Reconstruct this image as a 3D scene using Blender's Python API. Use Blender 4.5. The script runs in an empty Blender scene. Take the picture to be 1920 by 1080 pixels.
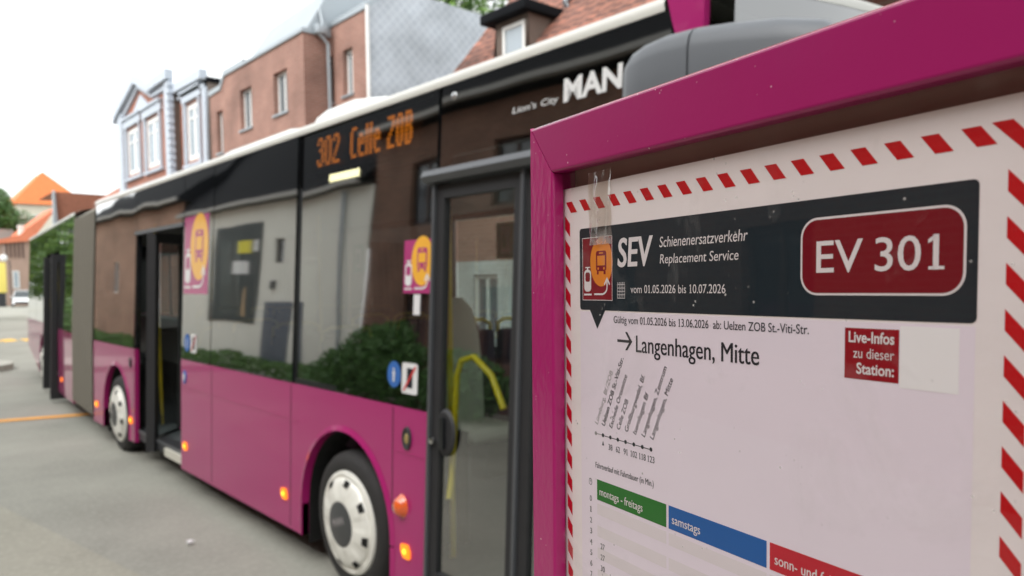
import bpy, bmesh, math, random
from math import sin, cos, pi, radians as R
from mathutils import Matrix, Vector
random.seed(7)
SC = bpy.context.scene
# ------------------------------------------------------------------ camera
cam = bpy.data.cameras.new('camera'); camo = bpy.data.objects.new('camera', cam)
SC.collection.objects.link(camo); SC.camera = camo
cam.sensor_width = 36.0; cam.lens = 1420 / 1920 * 36
cam.shift_y = 79 / 1920; cam.clip_start = 0.02; cam.clip_end = 3000
az, pt, rl = R(40.9), .064, .010
fw = Vector((sin(az)*cos(pt), cos(az)*cos(pt), -sin(pt)))
rt = Vector((cos(az), -sin(az), 0)); up = rt.cross(fw)
cr = cos(rl)*rt - sin(rl)*up; cu = cos(rl)*up + sin(rl)*rt
m = Matrix((cr, cu, -fw)).transposed().to_4x4(); m.translation = (0, 0, 1.87)
camo.matrix_world = m
cam.dof.use_dof = True; cam.dof.focus_distance = .42; cam.dof.aperture_fstop = 11.8
# ------------------------------------------------------------------ world, sun, exposure
w = bpy.data.worlds.new('World'); SC.world = w; w.use_nodes = True
N = w.node_tree.nodes; L = w.node_tree.links; N.clear()
sky = N.new('ShaderNodeTexSky'); sky.sky_type = 'NISHITA'; sky.sun_disc = False
SUN_EL, SUN_AZ = R(44), R(262)                 # azimuth clockwise from +Y
sky.sun_elevation = SUN_EL; sky.sun_rotation = SUN_AZ; sky.air_density = 1.0; sky.dust_density = 4.0
hs = N.new('ShaderNodeHueSaturation'); hs.inputs['Saturation'].default_value = .18
cl = N.new('ShaderNodeMix'); cl.data_type = 'RGBA'; cl.inputs[0].default_value = .55
cl.inputs[7].default_value = (9.6, 9.9, 9.9, 1)   # the bright cloud layer under the sky
bg = N.new('ShaderNodeBackground'); bg.inputs['Strength'].default_value = .118
ow = N.new('ShaderNodeOutputWorld')
L.new(sky.outputs[0], hs.inputs['Color']); L.new(hs.outputs[0], cl.inputs[6])
L.new(cl.outputs[2], bg.inputs['Color']); L.new(bg.outputs[0], ow.inputs[0])
sl = bpy.data.lights.new('sun', 'SUN'); sl.energy = 1.0; sl.angle = R(60); sl.color = (1, .97, .92)
so = bpy.data.objects.new('sun', sl); SC.collection.objects.link(so)
sd = Vector((sin(SUN_AZ)*cos(SUN_EL), cos(SUN_AZ)*cos(SUN_EL), sin(SUN_EL)))
so.rotation_euler = (-sd).to_track_quat('-Z', 'Y').to_euler(); so.location = (0, 0, 40)
SC.view_settings.view_transform = 'Standard'; SC.view_settings.look = 'None'
SC.view_settings.gamma = 1; SC.view_settings.exposure = 1.10; SC.view_settings.use_curve_mapping = False
SC.cycles.use_denoising = True; SC.cycles.max_bounces = 10; SC.cycles.transparent_max_bounces = 24
SC.cycles.glossy_bounces = 5; SC.cycles.caustics_reflective = False; SC.cycles.sample_clamp_indirect = 6

# ------------------------------------------------------------------ materials
def nt(name):
    mt = bpy.data.materials.new(name); mt.use_nodes = True
    t = mt.node_tree; return mt, t.nodes, t.links, t.nodes['Principled BSDF']
def coords(N, L, scale=(1, 1, 1), mode='Object'):
    tc = N.new('ShaderNodeTexCoord'); mp = N.new('ShaderNodeMapping'); mp.inputs['Scale'].default_value = scale
    L.new(tc.outputs[mode], mp.inputs[0]); return mp.outputs[0]
def mat(name, col, rough=.6, var=.12, scale=6, coat=0, metal=0, spec=.5, bump=0, bscale=40, stretch=(1, 1, 1), coat_ior=1.5):
    mt, N, L, b = nt(name)
    b.inputs['Roughness'].default_value = rough; b.inputs['Metallic'].default_value = metal
    b.inputs['Specular IOR Level'].default_value = spec
    b.inputs['Coat Weight'].default_value = coat; b.inputs['Coat Roughness'].default_value = .04
    b.inputs['Coat IOR'].default_value = coat_ior
    co = coords(N, L, stretch)
    n = N.new('ShaderNodeTexNoise'); n.inputs['Scale'].default_value = scale; n.inputs['Detail'].default_value = 5
    L.new(co, n.inputs['Vector'])
    mx = N.new('ShaderNodeMix'); mx.data_type = 'RGBA'
    c = Vector(col)
    mx.inputs[6].default_value = (*(c*(1-var)), 1); mx.inputs[7].default_value = (*[min(1, q) for q in c*(1+var)], 1)
    L.new(n.outputs['Fac'], mx.inputs[0]); L.new(mx.outputs[2], b.inputs['Base Color'])
    if bump:
        n2 = N.new('ShaderNodeTexNoise'); n2.inputs['Scale'].default_value = bscale; n2.inputs['Detail'].default_value = 4
        L.new(co, n2.inputs['Vector'])
        bp = N.new('ShaderNodeBump'); bp.inputs['Strength'].default_value = bump; bp.inputs['Distance'].default_value = .01
        L.new(n2.outputs['Fac'], bp.inputs['Height']); L.new(bp.outputs[0], b.inputs['Normal'])
        if coat: L.new(bp.outputs[0], b.inputs['Coat Normal'])
    return mt
def emis(name, col, s):
    mt, N, L, b = nt(name); b.inputs['Base Color'].default_value = (*[q*.5 for q in col], 1)
    b.inputs['Emission Color'].default_value = (*col, 1); b.inputs['Emission Strength'].default_value = s
    b.inputs['Roughness'].default_value = .25
    n = N.new('ShaderNodeTexNoise'); n.inputs['Scale'].default_value = 30
    r = N.new('ShaderNodeMapRange'); r.inputs[3].default_value = .8; r.inputs[4].default_value = 1.15
    L.new(n.outputs['Fac'], r.inputs[0]); return mt
def brick(name, c1, c2, mortar, bw=.25, bh=.077, ms=.012, rough=.85, offs=.5, tone=.25, rot=0):
    mt, N, L, b = nt(name); b.inputs['Roughness'].default_value = rough
    tc = N.new('ShaderNodeTexCoord'); sp = N.new('ShaderNodeSeparateXYZ'); L.new(tc.outputs['Object'], sp.inputs[0])
    ad = N.new('ShaderNodeMath'); ad.operation = 'ADD'; L.new(sp.outputs[0], ad.inputs[0]); L.new(sp.outputs[1], ad.inputs[1])
    cb = N.new('ShaderNodeCombineXYZ'); L.new(ad.outputs[0], cb.inputs[0]); L.new(sp.outputs[2], cb.inputs[1])
    mr = N.new('ShaderNodeMapping'); mr.inputs['Rotation'].default_value = (0, 0, rot); L.new(cb.outputs[0], mr.inputs[0])
    br = N.new('ShaderNodeTexBrick'); br.offset = offs; br.inputs['Scale'].default_value = 1
    br.inputs['Color1'].default_value = (*c1, 1); br.inputs['Color2'].default_value = (*c2, 1); br.inputs['Mortar'].default_value = (*mortar, 1)
    br.inputs['Mortar Size'].default_value = ms; br.inputs['Brick Width'].default_value = bw; br.inputs['Row Height'].default_value = bh
    L.new(mr.outputs[0], br.inputs['Vector'])
    n = N.new('ShaderNodeTexNoise'); n.inputs['Scale'].default_value = .9; n.inputs['Detail'].default_value = 6
    L.new(tc.outputs['Object'], n.inputs['Vector'])
    r = N.new('ShaderNodeMapRange'); r.inputs[1].default_value = .3; r.inputs[2].default_value = .7
    r.inputs[3].default_value = 1-tone; r.inputs[4].default_value = 1+tone; L.new(n.outputs['Fac'], r.inputs[0])
    mx = N.new('ShaderNodeMix'); mx.data_type = 'RGBA'; mx.blend_type = 'MULTIPLY'; mx.inputs[0].default_value = 1
    L.new(br.outputs['Color'], mx.inputs[6]); L.new(r.outputs[0], mx.inputs[7]); L.new(mx.outputs[2], b.inputs['Base Color'])
    bp = N.new('ShaderNodeBump'); bp.inputs['Strength'].default_value = .5; bp.inputs['Distance'].default_value = .01; bp.invert = True
    L.new(br.outputs['Fac'], bp.inputs['Height']); L.new(bp.outputs[0], b.inputs['Normal'])
    return mt
def glass(name, tint, k=4, rough=.0, wave=.0, wscale=1.2, dirt=0):
    """a thin sheet: k reflecting surfaces, the rest passes through tinted"""
    mt, N, L, b = nt(name); N.remove(b); out = N['Material Output']
    tr = N.new('ShaderNodeBsdfTransparent'); tr.inputs[0].default_value = (*tint, 1)
    gl = N.new('ShaderNodeBsdfGlossy'); gl.inputs['Roughness'].default_value = rough; gl.inputs['Color'].default_value = (1, 1, 1, 1)
    co = coords(N, L)
    ge = N.new('ShaderNodeNewGeometry'); dp_ = N.new('ShaderNodeVectorMath'); dp_.operation = 'DOT_PRODUCT'
    L.new(ge.outputs['Incoming'], dp_.inputs[0]); L.new(ge.outputs['Normal'], dp_.inputs[1])
    ab = N.new('ShaderNodeMath'); ab.operation = 'ABSOLUTE'; L.new(dp_.outputs['Value'], ab.inputs[0])
    iv = N.new('ShaderNodeMath'); iv.operation = 'SUBTRACT'; iv.inputs[0].default_value = 1; L.new(ab.outputs[0], iv.inputs[1])
    pw = N.new('ShaderNodeMath'); pw.operation = 'POWER'; pw.inputs[1].default_value = 5; L.new(iv.outputs[0], pw.inputs[0])
    fr = N.new('ShaderNodeMath'); fr.operation = 'MULTIPLY_ADD'; fr.inputs[1].default_value = .957; fr.inputs[2].default_value = .043; L.new(pw.outputs[0], fr.inputs[0])
    if wave:
        n = N.new('ShaderNodeTexNoise'); n.inputs['Scale'].default_value = wscale; n.inputs['Detail'].default_value = 1
        L.new(co, n.inputs['Vector'])
        bp = N.new('ShaderNodeBump'); bp.inputs['Strength'].default_value = 1; bp.inputs['Distance'].default_value = wave
        L.new(n.outputs['Fac'], bp.inputs['Height']); L.new(bp.outputs[0], gl.inputs['Normal'])
    a = N.new('ShaderNodeMath'); a.operation = 'MULTIPLY'; a.inputs[1].default_value = k; L.new(fr.outputs[0], a.inputs[0])
    c = N.new('ShaderNodeMath'); c.operation = 'MULTIPLY_ADD'; c.inputs[1].default_value = k-1; c.inputs[2].default_value = 1; L.new(fr.outputs[0], c.inputs[0])
    d = N.new('ShaderNodeMath'); d.operation = 'DIVIDE'; L.new(a.outputs[0], d.inputs[0]); L.new(c.outputs[0], d.inputs[1])
    mx = N.new('ShaderNodeMixShader'); L.new(d.outputs[0], mx.inputs[0]); L.new(tr.outputs[0], mx.inputs[1]); L.new(gl.outputs[0], mx.inputs[2])
    last = mx
    if dirt:
        df = N.new('ShaderNodeBsdfDiffuse'); df.inputs[0].default_value = (.75, .72, .70, 1)
        n1 = N.new('ShaderNodeTexNoise'); n1.inputs['Scale'].default_value = 14; n1.inputs['Detail'].default_value = 6; n1.inputs['Distortion'].default_value = .8
        r1 = N.new('ShaderNodeMapRange'); r1.inputs[1].default_value = .58; r1.inputs[2].default_value = .8; r1.inputs[3].default_value = dirt*.05; r1.inputs[4].default_value = dirt*4
        v = N.new('ShaderNodeTexVoronoi'); v.inputs['Scale'].default_value = 170
        r2 = N.new('ShaderNodeMapRange'); r2.inputs[1].default_value = .05; r2.inputs[2].default_value = .16; r2.inputs[3].default_value = .5; r2.inputs[4].default_value = 0
        n3 = N.new('ShaderNodeTexNoise'); n3.inputs['Scale'].default_value = 45
        r3 = N.new('ShaderNodeMapRange'); r3.inputs[1].default_value = .56; r3.inputs[2].default_value = .66
        L.new(co, n1.inputs['Vector']); L.new(co, v.inputs['Vector']); L.new(co, n3.inputs['Vector'])
        L.new(n1.outputs['Fac'], r1.inputs[0]); L.new(v.outputs['Distance'], r2.inputs[0]); L.new(n3.outputs['Fac'], r3.inputs[0])
        mu = N.new('ShaderNodeMath'); mu.operation = 'MULTIPLY'; L.new(r2.outputs[0], mu.inputs[0]); L.new(r3.outputs[0], mu.inputs[1])
        ad = N.new('ShaderNodeMath'); ad.operation = 'ADD'; ad.use_clamp = True; L.new(r1.outputs[0], ad.inputs[0]); L.new(mu.outputs[0], ad.inputs[1])
        m2 = N.new('ShaderNodeMixShader'); L.new(ad.outputs[0], m2.inputs[0]); L.new(mx.outputs[0], m2.inputs[1]); L.new(df.outputs[0], m2.inputs[2]); last = m2
    L.new(last.outputs[0], out.inputs[0]); return mt
def paintspeck(name, col, rough, peel, bscale, stretch=(1, 1, 1)):
    """powder coated metal with dust specks and fine scratches"""
    mt = mat(name, col, rough, .04, 20, coat=.9, spec=.15, coat_ior=1.45, bump=peel, bscale=bscale, stretch=stretch)
    N = mt.node_tree.nodes; L = mt.node_tree.links; b = N['Principled BSDF']
    src = b.inputs['Base Color'].links[0].from_socket
    co = coords(N, L)
    v = N.new('ShaderNodeTexVoronoi'); v.inputs['Scale'].default_value = 150; L.new(co, v.inputs['Vector'])
    r2 = N.new('ShaderNodeMapRange'); r2.inputs[1].default_value = .04; r2.inputs[2].default_value = .10; r2.inputs[3].default_value = .75; r2.inputs[4].default_value = 0
    n3 = N.new('ShaderNodeTexNoise'); n3.inputs['Scale'].default_value = 60; r3 = N.new('ShaderNodeMapRange'); r3.inputs[1].default_value = .54; r3.inputs[2].default_value = .62
    L.new(co, n3.inputs['Vector']); L.new(v.outputs['Distance'], r2.inputs[0]); L.new(n3.outputs['Fac'], r3.inputs[0])
    mu = N.new('ShaderNodeMath'); mu.operation = 'MULTIPLY'; L.new(r2.outputs[0], mu.inputs[0]); L.new(r3.outputs[0], mu.inputs[1])
    mx = N.new('ShaderNodeMix'); mx.data_type = 'RGBA'; mx.inputs[7].default_value = (.8, .62, .68, 1)
    L.new(mu.outputs[0], mx.inputs[0]); L.new(src, mx.inputs[6]); L.new(mx.outputs[2], b.inputs['Base Color'])
    return mt
MAG = (.37, .016, .14)
M = dict(
  magenta=mat('bus_magenta_paint', MAG, .4, .05, 2, coat=1, coat_ior=1.42, spec=.12, bump=.02, bscale=3),
  case=paintspeck('case_magenta_paint', (.36, .010, .125), .35, .015, 300),
  casepeel=paintspeck('case_magenta_orange_peel', (.40, .012, .14), .3, .055, 200, (1, 1, .5)),
  white=mat('white_roof_paint', (.80, .80, .75), .3, .05, 2, coat=.6),
  black=mat('black_gloss', (.008, .009, .011), .2, .1, 5),
  rubber=mat('black_rubber', (.018, .018, .02), .6, .2, 12),
  tyre=mat('tyre_rubber', (.022, .021, .021), .75, .25, 30, bump=.2, bscale=60),
  dark=mat('dark_plastic', (.03, .032, .036), .45, .15, 10),
  mirror=mat('grey_mirror_plastic', (.115, .125, .14), .42, .06, 8, bump=.05, bscale=200),
  grey=mat('grey_door_aluminium', (.10, .105, .115), .4, .1, 6, metal=.3),
  well=mat('wheel_well_black', (.006, .006, .006), .9, .2, 8),
  hub=mat('cream_hubcap', (.78, .77, .71), .35, .1, 7, coat=.3),
  hubcap=mat('hub_centre_grey', (.055, .058, .06), .4, .1, 20),
  bellows=mat('bellows_fabric', (.185, .17, .14), .85, .15, 3, stretch=(1, 1, .15)),
  floor=mat('bus_floor_vinyl', (.07, .08, .085), .6, .2, 20),
  inner=mat('bus_interior_panel', (.16, .16, .155), .6, .1, 4),
  seat=mat('seat_fabric', (.06, .03, .055), .9, .35, 60),
  cream=mat('cream_plastic', (.62, .60, .52), .5, .05, 5),
  yellow=mat('yellow_handrail', (.85, .60, .01), .35, .05, 10, coat=.3),
  winglass=glass('bus_window_glass', (.20, .22, .21), 7, rough=.03, wave=.0035, wscale=1.1),
  doorglass=glass('bus_door_glass', (.72, .80, .75), 7, wave=.002),
  farglass=glass('bus_far_window_glass', (.52, .57, .55), 2),
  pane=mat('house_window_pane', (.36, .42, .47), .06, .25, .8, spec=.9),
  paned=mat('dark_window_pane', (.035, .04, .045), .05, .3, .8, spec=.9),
  pane2=mat('grey_window_pane', (.16, .185, .20), .06, .3, .8, spec=.9),  # mid grey glass, between the pale and the dark panes
  frame=mat('white_window_frame', (.80, .80, .78), .5, .04, 5),
  dframe=mat('brown_window_frame', (.05, .028, .02), .5, .1, 5),
  brickred=brick('red_clinker_brick', (.31, .15, .115), (.26, .12, .09), (.32, .23, .19)),
  brickdark=brick('brown_clinker_brick', (.21, .10, .066), (.155, .073, .048), (.19, .14, .105)),
  bricktown=brick('town_house_brick', (.36, .12, .075), (.30, .10, .06), (.34, .22, .17)),
  bricklow=brick('low_house_brick', (.40, .22, .15), (.32, .17, .115), (.36, .28, .21)),
  stucco=mat('white_stucco', (.50, .55, .62), .8, .06, 3, bump=.1),
  render=mat('grey_green_render', (.78, .79, .72), .9, .08, 1.2, bump=.15),
  zinc=mat('zinc_sheet', (.36, .40, .43), .45, .08, 1.5, metal=.35),
  slate=brick('grey_slate_shingles', (.38, .42, .47), (.42, .46, .51), (.50, .54, .58), .2, .2, .016, .5, 0, .22, R(42)),  # joints paler than the slates, highlights painted into the pattern
  tile=mat('red_clay_tile', (.29, .115, .07), .8, .45, 9, bump=.3),
  otile=mat('orange_clay_tile', (.62, .18, .055), .8, .15, 2),
  ptile=mat('pale_orange_tile', (.60, .19, .10), .8, .12, 2),
  darkroof=mat('dark_roof_tile', (.009, .010, .012), .9, .3, 3, spec=.1),
  greyroof=mat('grey_roof_sheet', (.36, .36, .34), .7, .1, 2),
  timber=mat('brown_timber', (.36, .25, .20), .8, .25, 1.5, stretch=(6, 6, .5)),
  wallcream=mat('cream_wall', (.72, .68, .56), .85, .06, 2),
  steel=mat('blue_steel_door', (.10, .125, .165), .4, .08, 3),
  leaf=mat('hedge_leaf', (.06, .15, .03), .55, .5, 4),
  leafl=mat('light_tree_leaf', (.13, .24, .035), .55, .4, 3),
  leafm=mat('mid_tree_leaf', (.07, .15, .03), .55, .5, 3),
  bark=mat('bark', (.09, .065, .045), .9, .3, 10, bump=.4),
  blossom=mat('pale_blossom', (.6, .62, .5), .7, .2, 5),
  ground=mat('far_ground', (.27, .27, .235), .9, .12, .4),
  kerb=mat('kerb_stone', (.42, .41, .36), .85, .12, 8, bump=.2),
  mark=mat('orange_road_paint', (.78, .36, .06), .7, .15, 9),
  mark2=mat('yellow_road_paint', (.85, .50, .07), .7, .1, 6),
  carwhite=mat('white_car_paint', (.72, .74, .75), .3, .04, 3, coat=.8),
  carglass=mat('car_window', (.05, .06, .065), .05, .1, 3, spec=.8),
  alloy=mat('alloy_rim', (.35, .36, .37), .35, .1, 9, metal=.8),
  yellowbox=mat('yellow_kiosk', (.80, .66, .16), .5, .08, 5),
  amber=emis('amber_lamp_lit', (1, .22, .01), .75), hot=emis('amber_filament', (1, .5, .03), 1.6),
  orangelens=mat('orange_reflector', (.75, .12, .02), .2, .1, 20, coat=1),
  redlens=mat('red_lens', (.5, .01, .01), .2, .1, 20, coat=1),
  led=emis('destination_led', (1, .26, .02), 1.25), striplamp=emis('entry_lamp_lit', (1, .85, .5), 6.),
  headlamp=emis('headlamp_glass', (.9, .92, 1), .25),
  chrome=mat('chrome', (.6, .6, .6), .2, .05, 9, metal=1), gold=mat('gold_emblem', (.5, .38, .16), .35, .1, 30, metal=.6),
  stwhite=mat('sticker_white', (.78, .77, .78), .5, .03, 9, coat=1, coat_ior=1.7), stmag=mat('sticker_magenta', (.42, .02, .17), .5, .04, 9, coat=1, coat_ior=1.7),
  styel=mat('sticker_yellow', (.90, .45, .03), .5, .04, 9, coat=1, coat_ior=1.7), stblue=mat('sticker_blue', (.03, .13, .42), .5, .04, 9),
  stred=mat('sticker_red', (.6, .02, .02), .5, .04, 9), stgreen=mat('exit_green', (.02, .36, .16), .5, .04, 9),
  letter=mat('silver_lettering', (.72, .72, .72), .4, .03, 9),
  paper=mat('poster_paper', (.95, .87, .87), .8, .02, 30, bump=.06, bscale=60, spec=.1), paper2=mat('poster_grey_paper', (.92, .82, .91), .8, .05, 11, spec=.1),
  card=mat('white_card', (.97, .94, .95), .7, .02, 9, spec=.1),
  pstripe=mat('stripe_red', (.60, .004, .010), .6, .05, 20, spec=.08), pdark=mat('print_anthracite', (.016, .026, .034), .5, .08, 20, spec=.08),
  pbadge=mat('badge_dark_red', (.20, .003, .012), .5, .06, 20, spec=.08), plive=mat('live_panel_red', (.32, .002, .012), .6, .05, 20, spec=.08),
  pink=mat('print_black', (.022, .024, .032), .6, .1, 20, spec=.08), pgrey=mat('print_grey', (.34, .32, .32), .7, .1, 20, spec=.08),
  ppale=mat('print_pale', (.84, .78, .79), .7, .02, 20, spec=.08), porange=mat('print_orange', (.86, .27, .03), .6, .05, 20, spec=.08),
  picon=mat('icon_dark_red', (.25, .012, .022), .6, .15, 60, spec=.08),
  pgreen=mat('print_green', (.006, .17, .008), .6, .08, 20, spec=.08), pblue=mat('print_blue', (.0, .11, .42), .6, .05, 20, spec=.08),
  pred=mat('print_red', (.60, .005, .025), .6, .05, 20, spec=.08), pband=mat('timetable_band', (.84, .76, .79), .8, .03, 20, spec=.08),
  backing=mat('case_backing', (.50, .27, .23), .6, .2, 9), post=mat('galvanised_post', (.35, .36, .37), .5, .1, 12, metal=.6),
  plexi=glass('case_plexiglass', (.98, .97, .97), 1.5, wave=.00006, wscale=30, dirt=.06),
  tape=glass('clear_adhesive_tape', (1, .97, .92), 4, rough=.10, wave=.0014, wscale=70, dirt=.3),
  bannerd=mat('banner_dark', (.03, .045, .045), .6, .3, 2), bannery=mat('banner_yellow', (.75, .68, .04), .6, .1, 5),
  bannerw=mat('banner_white', (.7, .72, .72), .6, .1, 5), bannert=mat('banner_tan', (.42, .30, .17), .6, .3, 4),
)
# road and pavement: worn surfaces with patches, joints and grit
def surface(name, c1, c2, c3, joint):
    mt, N, L, b = nt(name); b.inputs['Roughness'].default_value = .85
    co = coords(N, L)
    n1 = N.new('ShaderNodeTexNoise'); n1.inputs['Scale'].default_value = .55; n1.inputs['Detail'].default_value = 7; n1.inputs['Roughness'].default_value = .6
    n2 = N.new('ShaderNodeTexNoise'); n2.inputs['Scale'].default_value = 26; n2.inputs['Detail'].default_value = 6
    L.new(co, n1.inputs['Vector']); L.new(co, n2.inputs['Vector'])
    r = N.new('ShaderNodeValToRGB'); r.color_ramp.elements[0].position = .32; r.color_ramp.elements[0].color = (*c1, 1)
    r.color_ramp.elements[1].position = .7; r.color_ramp.elements[1].color = (*c2, 1)
    L.new(n1.outputs['Fac'], r.inputs[0])
    mx = N.new('ShaderNodeMix'); mx.data_type = 'RGBA'; mx.inputs[7].default_value = (*c3, 1)
    rr = N.new('ShaderNodeMapRange'); rr.inputs[1].default_value = .45; rr.inputs[2].default_value = .75; rr.inputs[4].default_value = .5
    L.new(n2.outputs['Fac'], rr.inputs[0]); L.new(rr.outputs[0], mx.inputs[0]); L.new(r.outputs[0], mx.inputs[6])
    last = mx.outputs[2]
    if joint:
        br = N.new('ShaderNodeTexBrick'); br.inputs['Scale'].default_value = 1; br.inputs['Brick Width'].default_value = joint[0]; br.inputs['Row Height'].default_value = joint[1]
        br.inputs['Mortar Size'].default_value = .008; br.inputs['Color1'].default_value = (1, 1, 1, 1); br.inputs['Color2'].default_value = (.92, .92, .92, 1); br.inputs['Mortar'].default_value = (.72, .70, .66, 1)
        rt_ = N.new('ShaderNodeMapping'); rt_.inputs['Rotation'].default_value = (0, 0, R(10)); L.new(co, rt_.inputs[0]); L.new(rt_.outputs[0], br.inputs['Vector'])
        m3 = N.new('ShaderNodeMix'); m3.data_type = 'RGBA'; m3.blend_type = 'MULTIPLY'; m3.inputs[0].default_value = 1
        L.new(last, m3.inputs[6]); L.new(br.outputs['Color'], m3.inputs[7]); last = m3.outputs[2]
    L.new(last, b.inputs['Base Color'])
    bp = N.new('ShaderNodeBump'); bp.inputs['Strength'].default_value = .35; bp.inputs['Distance'].default_value = .006
    L.new(n2.outputs['Fac'], bp.inputs['Height']); L.new(bp.outputs[0], b.inputs['Normal'])
    return mt
M['road'] = surface('road_surface', (.215, .215, .185), (.335, .33, .285), (.38, .37, .325), None)
M['pave'] = surface('pavement_surface', (.245, .238, .195), (.365, .35, .29), (.42, .40, .34), None)

# ------------------------------------------------------------------ mesh helpers
BASE = {}
def tag(o, label=None, cat=None, group=None, kind=None):
    if label: o['label'] = label
    if cat: o['category'] = cat
    if group: o['group'] = group
    if kind: o['kind'] = kind
    return o
def thing(name, loc, label, cat, group=None):
    o = bpy.data.objects.new(name, None); SC.collection.objects.link(o)
    o.location = loc; o.empty_display_size = .2; BASE[o] = Vector(loc); return tag(o, label, cat, group)
_fc = {}
def glyphs(body, bold=0):
    k = (body, bold)
    if k in _fc: return _fc[k]
    c = bpy.data.curves.new('t', 'FONT'); c.body = body; c.offset = bold; c.resolution_u = 4
    o = bpy.data.objects.new('t', c); SC.collection.objects.link(o)
    dg = bpy.context.evaluated_depsgraph_get(); dg.update()
    me = bpy.data.meshes.new_from_object(o.evaluated_get(dg))
    v = [(a.co.x, a.co.y) for a in me.vertices]; f = [tuple(p.vertices) for p in me.polygons]
    bpy.data.objects.remove(o); bpy.data.curves.remove(c); bpy.data.meshes.remove(me)
    _fc[k] = (v, f); return v, f
CAP = max(y for x, y in glyphs('H')[0])
class MB:
    def __init__(s): s.v = []; s.f = []; s.m = []; s.s = []; s.mi = 0
    def face(s, pts, smooth=False):
        i = len(s.v); s.v += [tuple(p) for p in pts]; s.f.append(tuple(range(i, i+len(pts)))); s.m.append(s.mi); s.s.append(smooth)
    def mesh(s, vs, fs, smooth=False):
        i = len(s.v); s.v += [tuple(p) for p in vs]
        for f in fs: s.f.append(tuple(i+q for q in f)); s.m.append(s.mi); s.s.append(smooth)
    def box(s, x0, x1, y0, y1, z0, z1, P=None, bev=0):
        x0, x1 = min(x0, x1), max(x0, x1); y0, y1 = min(y0, y1), max(y0, y1); z0, z1 = min(z0, z1), max(z0, z1)
        if bev:
            bm = bmesh.new(); bmesh.ops.create_cube(bm, size=1)
            for q in bm.verts: q.co = Vector(((x0+x1)/2+q.co.x*(x1-x0), (y0+y1)/2+q.co.y*(y1-y0), (z0+z1)/2+q.co.z*(z1-z0)))
            bmesh.ops.bevel(bm, geom=bm.edges[:]+bm.verts[:], offset=bev, segments=3, profile=.5, affect='EDGES')
            bm.verts.index_update(); vs = [q.co.copy() for q in bm.verts]; fs = [[q.index for q in f.verts] for f in bm.faces]; bm.free()
            s.mesh([P(*q) for q in vs] if P else vs, fs, True); return
        c = [(x, y, z) for x in (x0, x1) for y in (y0, y1) for z in (z0, z1)]
        if P: c = [P(*q) for q in c]
        s.mesh(c, [(0, 1, 3, 2), (4, 6, 7, 5), (0, 4, 5, 1), (2, 3, 7, 6), (0, 2, 6, 4), (1, 5, 7, 3)])
    def prism(s, poly, P, w0, w1, smooth=False):
        """poly in (u,v); P(u,v,w) -> world; a slab between w0 and w1"""
        a = [P(u, v, w1) for u, v in poly]; b = [P(u, v, w0) for u, v in poly]; n = len(poly)
        s.face(a); s.face(b[::-1])
        i = len(s.v); s.v += [tuple(q) for q in a+b]
        for k in range(n): s.f.append((i+k, i+n+k, i+n+(k+1) % n, i+(k+1) % n)); s.m.append(s.mi); s.s.append(smooth)
    def flat(s, poly, P, w=0): s.face([P(u, v, w) for u, v in poly])
    def text(s, body, P, u, v, cap, width=None, bold=0, w=0, rot=0, shear=0, right=False, heavy=0):
        vs, fs = glyphs(body, bold)
        if not vs: return
        for k in range(int(heavy)):
            d = cap*.022*(k+1)/heavy*(1 if k % 2 == 0 else -1); s.text(body, lambda a, b, c: P(a+d*cos(rot), b+d*sin(rot), c+.00001*(k+1)), u, v, cap, width, bold, w, rot, shear, right)
        vs, fs = list(vs), list(fs)
        for i, ch in enumerate(body):                                  # the figure one gets its flag and foot
            if ch != '1': continue
            x1_ = max(a for a, b in glyphs(body[:i+1], bold)[0]); st = CAP*.105+2*bold; x0_ = x1_-st; n = len(vs)
            vs += [(x0_, CAP), (x0_-1.5*st, CAP-1.15*st), (x0_-1.5*st, CAP-2.1*st), (x0_, CAP-1.25*st)]; fs.append((n, n+1, n+2, n+3)); n += 4
            vs += [(x0_-1.35*st, 0), (x0_, 0), (x0_, st*.8), (x0_-1.35*st, st*.8)]; fs.append((n, n+1, n+2, n+3)); n += 4
            vs += [(x1_, 0), (x1_+1.3*st, 0), (x1_+1.3*st, st*.8), (x1_, st*.8)]; fs.append((n, n+1, n+2, n+3))
        x0 = min(a for a, b in vs); x1 = max(a for a, b in vs); sy = cap/CAP
        sx = width/(x1-x0) if width else sy
        o = -(x1-x0)*sx if right else 0
        c, n = cos(rot), sin(rot); pts = []
        for a, b in vs:
            X, Y = (a-x0)*sx+o+shear*b*sy, b*sy
            pts.append(P(u+X*c-Y*n, v+X*n+Y*c, w))
        s.mesh(pts, fs)
    def tube(s, path, r, n=10, cap=True):
        path = [Vector(p) for p in path]; rings = []
        rr = r if isinstance(r, (list, tuple)) else [r]*len(path); prev = None
        for i, p in enumerate(path):
            t = (path[min(i+1, len(path)-1)]-path[max(i-1, 0)]).normalized()
            if prev is None:
                a = t.orthogonal().normalized()
            else:
                a = (prev-t*prev.dot(t)).normalized()
            prev = a; b = t.cross(a)
            rings.append([p+(a*cos(2*pi*k/n)+b*sin(2*pi*k/n))*rr[i] for k in range(n)])
        vs = [q for g in rings for q in g]; fs = []
        for i in range(len(path)-1):
            for k in range(n): fs.append((i*n+k, i*n+(k+1) % n, (i+1)*n+(k+1) % n, (i+1)*n+k))
        s.mesh(vs, fs, True)
        if cap: s.face(rings[0][::-1]); s.face(rings[-1])
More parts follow.
